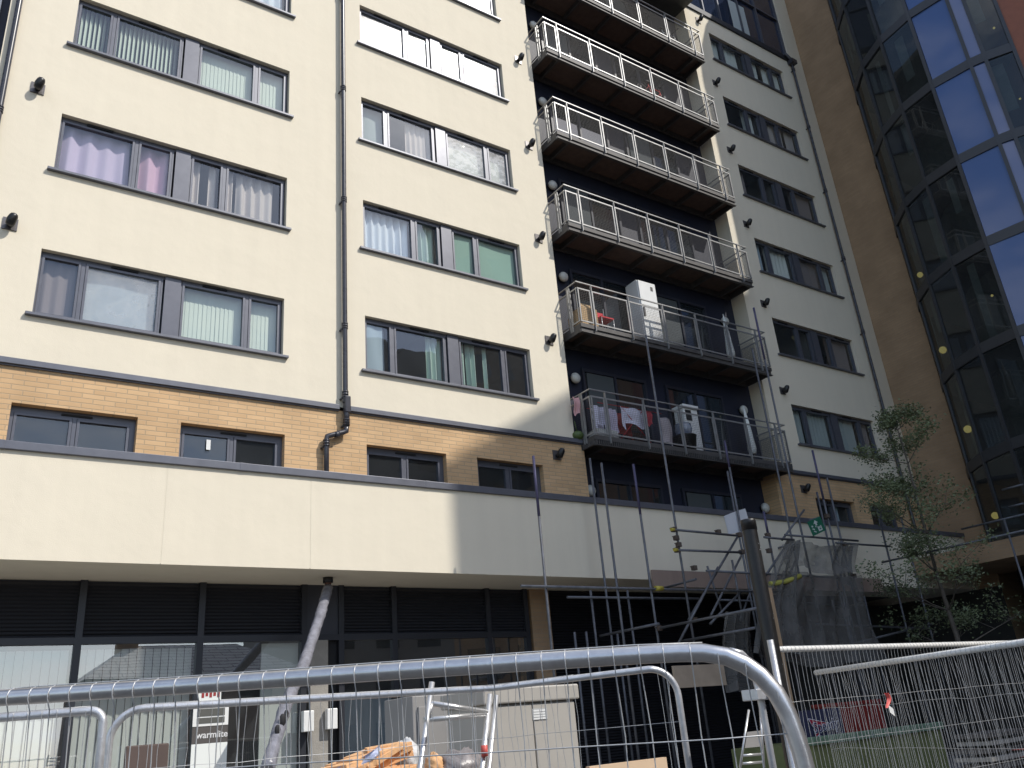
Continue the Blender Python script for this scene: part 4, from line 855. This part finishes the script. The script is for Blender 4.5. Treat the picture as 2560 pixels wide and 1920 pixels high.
def near_fence():
    A = atz(0, 1745, 0.213); B = atz(1740, 1631, 0.150); rnd = random.Random(3)
    px = [(0, 1745), (500, 1712), (1000, 1677), (1400, 1650), (1600, 1637), (1700, 1632), (1760, 1632), (1815, 1641), (1862, 1661), (1900, 1688), (1940, 1732), (1968, 1782), (1988, 1835), (2003, 1880), (2013, 1919)]
    P = [hit(u, v, A, B) for u, v in px]; dh = Vector((B.x-A.x, B.y-A.y, 0)).normalized()
    P = [P[0]-dh*0.8-Vector((0, 0, 0.8*(P[1].z-P[0].z)/(P[1]-P[0]).length))*-1]+P
    dl = (P[-1]-P[-2]).normalized(); P.append(P[-1]+Vector((dh.x*0.02, dh.y*0.02, -0.3))); P.append(Vector((P[-1].x, P[-1].y, GZ+0.05)))
    t = thing('site_fence', 'near fence whose thick galvanised tube with rounded right corner crosses the whole foreground', 'fence', (A.x, A.y, GZ), 'temporary mesh fences')
    rt = 0.0235; MB().path(P, rt, 24).build('frame', mat('near_galvanised', (0.60, 0.60, 0.61), 0.3, 0.85, var=0.12, vs=22, bump=0.03, bs=120), t)
    nrm = Vector((dh.y, -dh.x, 0)); S0 = [(Vector((p.x, p.y, 0))-Vector((P[0].x, P[0].y, 0))).dot(dh) for p in P[:-2]]
    def top(s_):
        for k in range(len(S0)-1):
            if S0[k] <= s_ <= S0[k+1]: f = (s_-S0[k])/(S0[k+1]-S0[k]+1e-9); return P[k].z+(P[k+1].z-P[k].z)*f
        return P[-3].z
    w = MB(); O = Vector((P[0].x, P[0].y, 0)); rw = 0.0017; s_ = 0.03; send = S0[-1]-0.01; flat = S0[7]
    while s_ < send:
        z = top(s_); o = O+dh*s_; on = s_ < flat; a1, a2, b1 = rnd.uniform(-.007, .007), rnd.uniform(-.007, .007), rnd.uniform(-.006, .006)
        Q_ = [o+nrm*(rt+rw)+Vector((0, 0, z+rt*0.1)), o+nrm*(rt+rw*0.6)+Vector((0, 0, z-rt*0.5)), o+nrm*rt*0.4+Vector((0, 0, z-rt*1.9)), o+nrm*(0.004+b1)+dh*a1+Vector((0, 0, z-0.2)), o+nrm*0.004+dh*a2+Vector((0, 0, z-0.45)), o+Vector((0, 0, z-1.0)), o+Vector((0, 0, GZ+0.15))]
        if on: Q_ = [o-nrm*rt*0.15+Vector((0, 0, z+rt+rw)), o+nrm*rt*0.72+Vector((0, 0, z+rt*0.74))]+Q_
        w.path(Q_, rw, 6, caps=False); s_ += 0.067*rnd.uniform(0.93, 1.07)
    for dzz, off in ((rt+rw*1.6, -rt*0.15),): w.path([O+dh*(flat*i/16)+nrm*off+Vector((0, 0, top(flat*i/16)+dzz)) for i in range(17)], rw, 6)
    for dz in (0.215, 0.43, 0.66, 0.95, 1.25): w.path([O+dh*(send*i/16)+nrm*0.009+Vector((0, 0, min(0.22, A.z+(B.z-A.z)*i/16)-dz+rnd.uniform(-.003, .003))) for i in range(17)], rw, 6)
    w.build('wire_mesh', GALVW, t)
near_fence()
F2 = fence_panel('second mesh fence right behind the near one, both corners rounded, top tube bent', (-5.5, -9.0), (-2.95, -10.15), 0.265, 0.0195, 0.16, ('c', 'c'), 0.062, 0.0016, (0.3, 0.6, 0.95, 1.3), 0.02, 5, 1, bend=[(-3.35, -9.05, 0.265)])
F3 = fence_panel('mesh fence end with rounded corner and leg at the bottom left corner', (-7.6, -8.6), (-5.82, -9.4), 0.245, 0.0195, 0.06, ('o', 'c'), 0.062, 0.0016, (0.3, 0.6, 0.95), 0.01, 6, 1)
GALV_ = GALV; GALV = mat('sunlit_galvanised', (0.74, 0.73, 0.70), 0.45, 0.1, var=0.12, vs=9, bump=0.1, bs=60)  # paler galvanised copy for two tubes, sunlight put into the base colour
fa = atz(1938, 1624, 0.37)
F4 = fence_panel('long straight mesh fence with a bright top tube running right from the black pole', (fa.x-0.02, fa.y), tuple(atz(2600, 1605, 0.37)[:2]), 0.37, 0.0195, 0.06, ('c', 'o'), 0.048, 0.0014, (0.35, 0.62, 0.95, 1.3), 0.008, 7, 1)
F5 = fence_panel('slanting mesh fence with an open cut tube end at the right of the photo', tuple(atz(2039, 1682, 0.25)[:2]), tuple(atz(2600, 1600, 0.25)[:2]), 0.25, 0.021, 0.06, ('o', 'o'), 0.046, 0.0014, (0.30, 0.62, 0.95, 1.3), 0.02, 8, 1)
GALV = GALV_
# pair of upright legs with a clamp at the near panel's right end
p1 = at(1900, 1700, -10.75); p2 = at(1925, 1600, -10.7)
LG = thing('fence_post', 'pair of upright galvanised fence legs joined by a clamp beside the black pole', 'fence post', (p1.x, p1.y, GZ))
q = at(1868, 1650, -10.75); q2 = at(1893, 1700, -10.75)
MB().path([Vector((q.x-0.12, q.y, q.z+0.05)), Vector((q.x-0.04, q.y, q.z+0.035)), Vector((q.x+0.03, q.y, q.z-0.02)), Vector((q2.x-0.01, q.y, q2.z)), Vector((q2.x, q.y, q2.z-0.1)), Vector((q2.x+0.0, q.y, GZ))], 0.019, 14).build('leg', GALV, LG)
MB().tube((p2.x, p2.y, p2.z), (p2.x, p2.y, GZ), 0.019, 14).build('leg', GALV, LG)
c1 = at(1884, 1737, -10.78); c2 = at(1928, 1735, -10.74)
b = MB(); b.box(c1.x-0.005, c2.x+0.01, c1.y-0.03, c1.y+0.08, c1.z-0.028, c1.z+0.028); b.tube((c1.x+0.08, c1.y-0.05, c1.z), (c1.x+0.08, c1.y+0.1, c1.z), 0.012, 8); b.tube((c2.x-0.03, c1.y-0.05, c1.z), (c2.x-0.03, c1.y+0.1, c1.z), 0.012, 8); b.build('clamp', GALV, LG, bevel=0.006)
# ================================================================ things behind the fence
p = at(1215, 1745, -8.0); q = at(1438, 1735, -8.0); zt = at(1330, 1716, -8.0).z
UC = thing('utility_cabinet', 'beige street utility cabinet with overhanging lid and small white label', 'cabinet', (p.x, -7.7, GZ))
BEI = mat('beige_paint', (0.40, 0.375, 0.335), 0.5, var=0.06, vs=3)
x0, x1 = p.x-0.02, q.x-0.03
b = MB(); b.box(x0, x1, -8.0, -7.4, GZ+0.1, zt-0.12); b.build('body', BEI, UC, bevel=0.01)
b = MB(); b.box(x0+0.01, (x0+x1)/2-0.006, -8.025, -8.002, GZ+0.15, zt-0.14); b.box((x0+x1)/2+0.006, x1-0.01, -8.025, -8.002, GZ+0.15, zt-0.14); b.build('door', BEI, UC, bevel=0.004)
b = MB(); b.box(x0-0.035, x1+0.035, -8.05, -7.35, zt-0.12, zt); b.build('lid', BEI, UC, bevel=0.012)
l0 = at(1330, 1772, -8.03); b = MB(); b.box(l0.x, l0.x+0.15, -8.03, -8.027, l0.z-0.085, l0.z); lb = b.build('label_plate', mat('label_grey', (0.42, 0.42, 0.42), 0.4), UC)
b = MB()
for i in range(4):
    for j in range(2): b.box(l0.x+0.008+j*0.07, l0.x+0.068+j*0.07, -8.034, -8.031, l0.z-0.024-i*0.02, l0.z-0.01-i*0.02)
b.build('label_lines', WHITE, lb)
# second grey cabinet behind
p = at(1030, 1745, -6.5); q = at(1230, 1760, -6.5); b = MB(); b.box(p.x, q.x, -6.5, -5.9, GZ+0.1, at(1120, 1735, -6.5).z)
g2 = thing('grey_cabinet', 'dull grey cabinet partly hidden behind the trestle ladder', 'cabinet', (p.x, -6.2, GZ)); b.build('body', mat('dull_grey', (0.27, 0.26, 0.25), 0.6, var=0.08), g2, bevel=0.01)
b = MB(); b.box(p.x+0.05, p.x+0.4, -6.53, -6.502, GZ+0.2, at(1120, 1735, -6.5).z-0.1); b.build('door', bpy.data.materials['dull_grey'], g2, bevel=0.004)
# aluminium tower frame / trestle
ALU = mat('aluminium', (0.62, 0.62, 0.62), 0.35, 0.7, var=0.1, vs=10)
TF_ = thing('access_frame', 'aluminium folding access frame with cross bars standing by the beige cabinet', 'trestle', tuple(at(1130, 1900, -8.8)))
A1 = lambda u, v, y=-8.8: at(u, v, y)
for a, b_ in (((1080, 1705), (1050, 1919)), ((1225, 1735), (1205, 1919)), ((1241, 1738), (1222, 1919))):
    P0, P1 = A1(*a), A1(*b_); P1 = P0+(P1-P0)*(1.0 if True else 1); dd = (P1-P0).normalized(); MB().tube(P0, P0+dd*((P0.z-GZ)/abs(dd.z)), 0.020, 12).build('leg', ALU, TF_)
for a, b_ in (((1072, 1757), (1218, 1780)), ((1060, 1800), (1212, 1786)), ((1072, 1795), (1078, 1757))): MB().tube(A1(*a), A1(*b_), 0.018, 12).build('cross_bar', ALU, TF_)
b = MB(); p = A1(1211, 1875, -8.82); b.tube((p.x, p.y, p.z-0.04), (p.x, p.y, p.z+0.03), 0.0225, 10)
b.build('red_sticker', mat('sticker_red', (0.6, 0.1, 0.08), 0.5), TF_)
ST = thing('step_ladder', 'small aluminium step ladder between the access frame and the grey cabinet', 'ladder', tuple(at(1170, 1915, -7.0)))
for a, b_ in (((1155, 1770), (1135, 1919)), ((1195, 1775), (1185, 1919))): MB().tube(at(*a, -7.1), at(*b_, -7.2), 0.014, 8).build('rail', STEELD, ST)
for v in (1833, 1870, 1905): MB().tube(at(1148, v, -7.15), at(1190, v+8, -7.15), 0.016, 8).build('rung', ALU, ST)
# second step ladder at the right under the fence corner
ST2 = thing('step_ladder', 'grey step ladder with a flat top standing left of the black pole', 'ladder', tuple(at(1880, 1915, -8.4)))
for a, b_ in (((1872, 1775), (1850, 1919)), ((1900, 1770), (1910, 1919))): MB().tube(at(*a, -8.9), at(*b_, -8.9), 0.010, 8).build('rail', ALU, ST2)
b = MB(); b.quad(at(1868, 1830, -8.92), at(1903, 1826, -8.92), at(1904, 1866, -8.92), at(1862, 1870, -8.92)); b.build('platform', bpy.data.materials['dull_grey'], ST2)
for v in (1885, 1905): MB().tube(at(1856, v+4, -8.9), at(1906, v, -8.9), 0.010, 8).build('rung', ALU, ST2)
# plastic wrapped downpipe leaning out from the soffit
WP = thing('wrapped_pipe', 'downpipe wrapped in torn clear plastic slanting from the podium soffit to the ground', 'pipe', tuple(at(819, 1452, -0.3)))
def crumple(pts, rad, seed, M, name, parent, n=14):
    rnd = random.Random(seed); b = MB(); fine = []; pts = [Vector(p_) for p_ in pts]
    for p0, p1 in zip(pts[:-1], pts[1:]):
        for i in range(10): fine.append(p0.lerp(p1, i/10))
    fine.append(pts[-1]); b.path(fine, [rad*rnd.uniform(0.92, 1.06) for _ in fine], n)
    for i, v_ in enumerate(b.v): b.v[i] = (v_[0]+rnd.uniform(-.006, .006), v_[1]+rnd.uniform(-.006, .006), v_[2]+rnd.uniform(-.006, .006))
    return b.build(name, M, parent)
PLW = mat('plastic_wrap', (0.22, 0.22, 0.25), 0.2, 0.0, var=0.4, vs=9, bump=0.6, bs=25)
crumple([at(820, 1470, -0.35), at(800, 1540, -0.8), at(760, 1660, -1.6), at(712, 1770, -2.2), at(668, 1925, -2.8)], 0.085, 5, PLW, 'plastic_wrap', WP)
b = MB(); c0 = at(820, 1455, -0.33); b.tube((c0.x, c0.y, c0.z-0.12), (c0.x, c0.y, 2.66), 0.055, 14); b.build('pipe', mat('clay_brown', (0.16, 0.08, 0.06), 0.6), WP)
b = MB(); b.tube((c0.x, c0.y, 2.56), (c0.x, c0.y, 2.655), 0.085, 16); b.build('collar', BLACK, WP)
b = MB(); c1_ = at(703, 1800, -2.42); c2_ = at(690, 1825, -2.5)
for c_, s_ in ((c1_, 0.06), (c2_, 0.05), (at(712, 1785, -2.4), 0.04)): b.sphere(c_+Vector((0, -0.06, 0)), s_, 8, 6, (0.8, 0.3, 1.3))
b.build('torn_hole', DARK, WP)
# small white boxes by the pillar
for i, (u, v) in enumerate(((769, 1803), (828, 1797))):
    p = at(u, v, 0.2); b = MB(); b.box(p.x-0.09, p.x+0.09, 0.14, 0.26, p.z-0.16, p.z+0.16)
    tag(b.build('wall_box', WHITE, bevel=0.01), ['small white box on the left face of the concrete pillar', 'small white box in the dark gap right of the concrete pillar'][i], 'box', 'white boxes by the pillar')
# brown board leaning bottom left
p = at(312, 1866, -6.5); q = at(418, 1870, -6.5); b = MB(); b.box(p.x, q.x, -6.56, -6.5, GZ+0.12, p.z); tag(b.build('brown_board', mat('brown_hardboard', (0.10, 0.07, 0.06), 0.8, var=0.2), bevel=0.01), 'dark brown board standing upright behind the fence at the bottom left', 'board')
# sign in the shop window: 'warmlite'
yS = GY-0.075
p0 = at(483, 1785, yS); p1 = at(565, 1785, yS); zc = at(525, 1837, yS).z
WSg = thing('shop_sign', 'shop window poster with dark header reading warmlite above a pale panel', 'sign', (p0.x, yS, zc))
b = MB(); b.box(p0.x, p1.x+0.04, yS, yS+0.01, GZ+0.3, zc-0.12); b.build('pale_panel', C_PALE, WSg)
b = MB(); b.box(p0.x, p1.x+0.04, yS, yS+0.01, zc-0.115, zc+0.12); b.build('header', mat('header_brown', (0.09, 0.08, 0.075), 0.5), WSg)
b = MB(); zz = at(525, 1790, yS).z; b.box(p0.x, p1.x+0.04, yS, yS+0.01, zc+0.13, zz+0.15); b.build('frame', WHITE, WSg)
b = MB(); b.box(p0.x+0.06, p1.x-0.02, yS-0.006, yS-0.001, zc+0.17, zz-0.02); b.box(p0.x+0.06, p1.x-0.02, yS-0.006, yS-0.001, zz+0.0, zz+0.11); b.build('picture', mat('grey_picture', (0.10, 0.10, 0.09), 0.5), WSg)
cxs = (p0.x+p1.x)/2+0.05
Mx = Matrix.Translation((cxs, yS-0.004, zc)) @ Matrix.Rotation(R(90), 4, 'X')
text_mesh('warmlite', 0.135, 'lettering', mat('letter_white', (0.7, 0.7, 0.7), 0.5), WSg, Mx, bold=0.002)
# poster above with red marks
p0 = at(496, 1735, yS); p1 = at(553, 1735, yS); b = MB(); b.box(p0.x, p1.x, yS, yS+0.008, p0.z-0.12, p0.z+0.1); PS = thing('poster', 'small white poster with red marks in the shop window above the sign', 'poster', tuple(p0)); b.build('sheet', C_PALE, PS)
b = MB()
for i in range(5): b.box(p0.x+0.05+i*0.06, p0.x+0.09+i*0.06, yS-0.004, yS-0.001, p0.z-0.06+0.02*(i % 2), p0.z+0.04+0.015*(i % 3))
b.build('red_marks', mat('dark_red', (0.30, 0.03, 0.03), 0.6), PS)
# rubble: orange insulation pile with torn blue/white film, clear sacks, grey sack
RB = thing('rubble_pile', 'heap of broken orange insulation blocks in torn blue and white film', 'rubble', tuple(at(900, 1910, -7.9)))
OR = mat('orange_foam', (0.72, 0.42, 0.21), 0.85, var=0.2, vs=8, bump=0.6, bs=30)
rnd = random.Random(9); b = MB()
p0 = at(790, 1935, -7.9); p1 = at(965, 1862, -7.9)
for i in range(11):
    a_ = i/10; c_ = p0.lerp(p1, a_); h = 0.035; Mr = Matrix.Translation(c_+Vector((rnd.uniform(-.03, .03), rnd.uniform(-.15, .15), -0.02))) @ Matrix.Rotation(R(rnd.uniform(-14, -4)) , 4, 'Y') @ Matrix.Rotation(R(rnd.uniform(-25, 25)), 4, 'Z')
    b.box(-0.13, 0.13, -0.10, 0.10, -h*0.6, h*0.6, Mr)
for i in range(34):
    a_ = rnd.random(); c_ = p0.lerp(p1, a_)+Vector((0, rnd.uniform(-.2, .1), -rnd.uniform(0.04, 0.2))); Mr = Matrix.Translation(c_) @ Matrix.Rotation(R(-20+rnd.uniform(-8, 8)), 4, 'Y') @ Matrix.Rotation(R(rnd.uniform(-20, 20)), 4, 'Z')
    b.box(-0.15, 0.15, -0.12, 0.12, -0.02, 0.02, Mr)
b.build('foam_blocks', OR, RB, bevel=0.004)
b = MB(); c0_ = at(930, 1885, -8.15)
b.sheet(None, 22, 8, lambda a, v: (c0_.x-0.30+0.40*a, -8.12+0.03*math.sin(a*14)+0.02*math.sin(v*9), c0_.z-0.10+0.15*a-0.09*v+0.012*math.sin(a*9)))
b.build('blue_film', mat('blue_white_film', (0.42, 0.46, 0.62), 0.35, var=0.5, vs=14), RB)
def sack(u, v, y, rad, M, label, seed, sc=(1, 1, 1)):
    rnd = random.Random(seed); b = MB(); c = at(u, v, y); b.sphere(c, rad, 26, 18, sc)
    ph = [rnd.uniform(0, 6) for _ in range(6)]
    for i, v_ in enumerate(b.v):
        d = (Vector(v_)-c); n = d.normalized() if d.length else d; k = 1+0.10*math.sin(n.x*7+ph[0])*math.sin(n.z*8+ph[1])+0.06*math.sin(n.x*17+n.z*13+ph[2])+0.04*math.sin(n.y*23+ph[3])+rnd.uniform(-.015, .015); b.v[i] = tuple(c+d*k)
    tag(b.build('rubble_sack', M), label, 'sack', 'sacks of rubble')
sack(1015, 1900, -7.8, 0.12, mat('clear_film', (0.62, 0.62, 0.62), 0.3, var=0.3, vs=12, bump=0.8, bs=20), 'crumpled white plastic sack right against the orange foam heap', 2, (0.8, 1, 1.25))
sack(1150, 1925, -8.3, 0.15, mat('grey_film', (0.22, 0.20, 0.20), 0.35, var=0.5, vs=9, bump=0.8, bs=20), 'dark grey domed sack right of the white one', 3, (1.25, 1, 0.9))
sack(1085, 1915, -8.3, 0.07, OR, 'torn orange lump between the white and the grey sack', 4, (0.9, 1, 1.2))
# pale timber top edge bottom centre, green skip, red box, blue sign board
p0 = at(1465, 1925, -9.2); p1 = at(1656, 1893, -9.2); b = MB(); b.box(p0.x, p1.x, -9.24, -9.2, p1.z-0.5, p1.z+0.0)
tag(b.build('pale_plank', mat('fresh_timber', (0.66, 0.48, 0.32), 0.7, var=0.08)), 'pale new timber board low behind the fence under the rounded corner', 'board')
SKY_ = -4.8
sk = thing('green_skip', 'olive green waste skip with a thick rim behind the right hand fence', 'skip', tuple(at(2200, 1900, SKY_)))
p0 = at(2030, 1850, SKY_); p1 = at(2330, 1840, SKY_)
GS = mat('olive_paint', (0.15, 0.17, 0.07), 0.6, var=0.2, vs=5)
b = MB(); b.prism([(p0.x, SKY_), (p1.x+0.3, SKY_), (p1.x+0.3, SKY_+1.7), (p0.x, SKY_+1.7)], GZ+0.15, p0.z-0.08); b.build('body', GS, sk)
b = MB(); b.box(p0.x-0.05, p1.x+0.35, SKY_-0.06, SKY_+0.06, p0.z-0.08, p0.z+0.04); b.build('rim', mat('worn_green', (0.14, 0.22, 0.15), 0.6, var=0.4, vs=8), sk, bevel=0.015)
SB = thing('hire_sign', 'dark blue hire company board reading Speedy over a red triangle', 'sign', tuple(at(2060, 1810, -4.4)))
c = at(2062, 1812, -4.4)
q0 = at(2010, 1790, -4.4); q1 = at(2115, 1850, -4.4)
b = MB(); b.box(q0.x-0.05, q1.x+0.02, -4.4, -4.34, q1.z, q0.z+0.08); b.build('board', mat('navy_board', (0.03, 0.035, 0.08), 0.6), SB)
T_ = [at(2020, 1797, -4.41), at(2075, 1808, -4.41), at(2040, 1845, -4.41), at(2034, 1822, -4.41)]
redt = mat('sign_red', (0.40, 0.03, 0.06), 0.5); whl = mat('sign_outline', (0.62, 0.62, 0.68), 0.5); b = MB(); i0 = len(b.v); b.v += [tuple(x) for x in T_]; b.f.append((0, 3, 2, 1)); b.smooth.append(False); b.build('red_triangle', redt, SB)
b = MB()
for a, b_ in zip(T_, T_[1:]+T_[:1]): b.tube(a+Vector((0, -0.004, 0)), b_+Vector((0, -0.004, 0)), 0.006, 5)
b.build('outline', whl, SB)
tx = at(2062, 1815, -4.4)
text_mesh('Speedy', 0.23, 'lettering', whl, SB, Matrix.Translation((tx.x, -4.422, tx.z)) @ Matrix.Rotation(R(90), 4, 'X') @ Matrix.Rotation(R(4), 4, 'Z'), bold=0.010, depth=0.001)
text_mesh('Speedy', 0.23, 'lettering', mat('letter_navy', (0.02, 0.02, 0.10), 0.5), SB, Matrix.Translation((tx.x, -4.430, tx.z)) @ Matrix.Rotation(R(90), 4, 'X') @ Matrix.Rotation(R(4), 4, 'Z'), bold=-0.002)
p0 = at(2105, 1830, -4.0); p1 = at(2218, 1822, -4.0); zt = at(2150, 1752, -4.0).z
RBX = thing('red_container', 'dark red tool chest standing on the far side of the green skip', 'container', (p0.x, -3.8, GZ))
b = MB(); b.box(p0.x, p1.x, -4.0, -3.5, GZ+0.12, zt-0.06); b.build('body', mat('dull_red', (0.20, 0.02, 0.018), 0.5, var=0.15), RBX, bevel=0.01)
b = MB(); b.box(p0.x-0.02, p1.x+0.02, -4.02, -3.48, zt-0.06, zt); b.build('lid', bpy.data.materials['dull_red'], RBX, bevel=0.008)
p0 = at(2540, 1880, -7.0); b = MB(); b.box(p0.x, p0.x+0.8, -7.0, -6.5, GZ+0.12, p0.z)
tag(b.build('red_barrier', bpy.data.materials['sticker_red'], bevel=0.02), 'red plastic barrier block cut by the bottom right corner', 'barrier')
# pallets / timber stack at right
TS = thing('timber_stack', 'stack of grey sawn boards low behind the fence at the right edge', 'timber stack', tuple(at(2520, 1850, -7.6)))
rnd = random.Random(12); pp = at(2480, 1870, -7.4)
for i in range(6): b = MB(); b.box(pp.x+rnd.uniform(-.1, .1), pp.x+1.2, -7.4+rnd.uniform(-.05, .05), -6.9, pp.z-0.35+i*0.095, pp.z-0.30+i*0.095); b.build('plank', STEELD if i % 2 else mat('grey_timber_%d' % i, (0.26, 0.25, 0.23), 0.85, var=0.2), TS)
# red and white tape knot on the fence wire
tp = atz(2208, 1733, 0.10); d = ray(2208, 1733); tp = CAM+d*((at(2208, 1733, -10.14)-CAM).length/d.length)
b = MB(); b.sheet(None, 5, 10, lambda a, v: (tp.x+0.035*(a-0.5)+0.03*math.sin(v*4), tp.y-0.02+0.01*math.sin(a*5+v*3), tp.z-0.10*v)); tag(b.build('barrier_tape', mat('tape_red', (0.72, 0.12, 0.10), 0.5)), 'scrap of red barrier tape knotted on the right hand fence wire', 'tape')
b = MB(); b.sheet(None, 4, 5, lambda a, v: (tp.x+0.02+0.05*(a-0.6)+0.0*v, tp.y-0.025, tp.z-0.08-0.05*v-0.03*a)); tag(b.build('barrier_tape', WHITE), 'white tail of the tape scrap on the right hand fence wire', 'tape')
# ================================================================ tree
def tree(base, segs, crown, nleaf, leaf, label, seed, lm, name='young_tree'):
    rnd = random.Random(seed); t = thing(name, label, 'tree', base); B = Vector(base)
    tips = []; tk = MB()
    def limb(p, d, L, r, dep):
        n = 9 if dep == 0 else 4; pts = [p]; rs = [r]; q = p
        for i in range(n):
            j_ = 0.05 if dep == 0 else 0.16
            d = (d+Vector((rnd.uniform(-j_, j_), rnd.uniform(-j_, j_), rnd.uniform(0, .06)))).normalized(); q = q+d*L/n; pts.append(q); rs.append(r*(1-0.8*(i+1)/n))
            if dep == 0 and i >= 2:
                for _ in range(3):
                    a = rnd.uniform(0, 6.28); s_ = Vector((math.cos(a), math.sin(a), rnd.uniform(0.3, 0.8))).normalized(); limb(q, s_, (0.30-0.022*i)*segs*rnd.uniform(0.55, 0.95), r*0.35*(1-0.06*i), 1)
            if dep in (1, 2) and i >= 1:
                for _ in range(2 if dep == 1 else 1):
                    a = rnd.uniform(0, 6.28); s_ = Vector((math.cos(a), math.sin(a), rnd.uniform(-0.1, 0.8))).normalized(); limb(q, (d*0.5+s_).normalized(), L*rnd.uniform(0.3, 0.5), r*0.4, dep+1)
        if dep >= 1: tips.append((q, L*0.12)); tips.append((pts[-2], L*0.12))
        tk.path(pts, rs, 5 if dep else 10, caps=False)
    limb(B, Vector((0.02, 0, 1)), segs, 0.07, 0)
    tk.build('trunk', mat(name+'_bark', (0.10, 0.085, 0.07), 0.9, var=0.3, vs=12), t)
    lf = MB()
    for i in range(nleaf):
        c, sp_ = rnd.choice(tips); sp_ = max(sp_, 0.115)
        p = c+Vector((rnd.gauss(0, sp_), rnd.gauss(0, sp_), rnd.gauss(0, sp_*0.8)))
        a = Vector((rnd.uniform(-1, 1), rnd.uniform(-1, 1), rnd.uniform(-.6, .6))).normalized(); b_ = a.orthogonal().normalized(); c2 = a.cross(b_); w_ = rnd.uniform(0, 6.28); u_ = b_*math.cos(w_)+c2*math.sin(w_); l_ = leaf*rnd.uniform(0.6, 1.3)
        lf.quad(p-a*l_, p-u_*l_*0.5, p+a*l_, p+u_*l_*0.5)
    lf.build('crown', lm, t); return t
LEAF = mat('leaf_green', (0.125, 0.155, 0.075), 0.55, var=0.45, vs=1.7)
tb = at(2362, 1475, -3.6)
tree((tb.x, -3.6, GZ), at(2255, 1075, -3.6).z-GZ, None, 14000, 0.036, 'slim young tree with loose green leaves in front of the brown brick flank', 21, LEAF)
# ================================================================ the street behind the camera (seen only as reflections)
ROOF = brick_mat('roof_tiles', (0.60, 0.59, 0.57), (0.66, 0.65, 0.62), (0.05, 0.05, 0.05), 'x', 0.9, 0.16)
ROOF.node_tree.nodes['Brick Texture'].inputs['Mortar Size'].default_value = 0.018
def house(cx, cy, w, d, h, rh, label):
    t = thing('house', label, 'house', (cx, cy, GZ), 'houses across the street')
    b = MB(); b.box(cx-w/2, cx+w/2, cy-d/2, cy+d/2, GZ, GZ+h); b.build('wall', mat('house_wall', (0.42, 0.34, 0.28), 0.9, var=0.1), t)
    b = MB(); o = 0.35; x0, x1, y0, y1 = cx-w/2-o, cx+w/2+o, cy-d/2-o, cy+d/2+o; z0, z1 = GZ+h-0.1, GZ+h+rh; i = w*0.28
    b.quad((x0, y1, z0), (x1, y1, z0), (cx+i, cy, z1), (cx-i, cy, z1)); b.quad((x1, y0, z0), (x0, y0, z0), (cx-i, cy, z1), (cx+i, cy, z1)); b.tri((x0, y0, z0), (x0, y1, z0), (cx-i, cy, z1)); b.tri((x1, y1, z0), (x1, y0, z0), (cx+i, cy, z1)); rf_ = b.build('roof', ROOF, t)
    b = MB(); b.box(cx-i-0.4, cx-i+0.4, cy-0.3, cy+0.3, z1-0.8, z1+0.9); b.build('chimney', BRICKX, rf_)
    for k in (-1, 1):
        f = MB()
        for zz in (1.0, 3.7): f.box(cx+k*w/4-0.7, cx+k*w/4+0.7, cy+d/2, cy+d/2+0.04, GZ+zz, GZ+zz+1.2)
        f.build('window', bpy.data.materials['wing_glass'], t)
TBK = thing('sky_blocker', 'unseen tall block added behind the viewer to cut sky light on the shaded wall', 'building', (22, -42, GZ))  # added out of view to block low sky and darken the shaded side
b = MB(); b.box(14, 60, -52, -38, GZ, 28); b.build('wall', mat('sky_blocker_wall', (0.22, 0.20, 0.18), 0.9, var=0.15), TBK)
b = MB()
for k in range(9):
    for j in range(14): b.box(15.2+j*3.2, 17.0+j*3.2, -38.0, -37.96, GZ+1.2+k*3.1, GZ+2.8+k*3.1)
b.build('windows', bpy.data.materials['wing_glass'], TBK)
house(3.6, -27, 8.5, 8, 4.95, 1.6, 'low hipped roof house just across the street, nearest to the shop')
house(-9.5, -42, 12, 8, 5.4, 3.2, 'hipped roof house across the street, directly behind the viewer')
house(-25, -42, 12, 8, 5.6, 3.0, 'hipped roof house across the street, furthest to the left')
house(-41, -42, 12, 8, 5.2, 3.4, 'hipped roof house across the street, at the far end of the row')
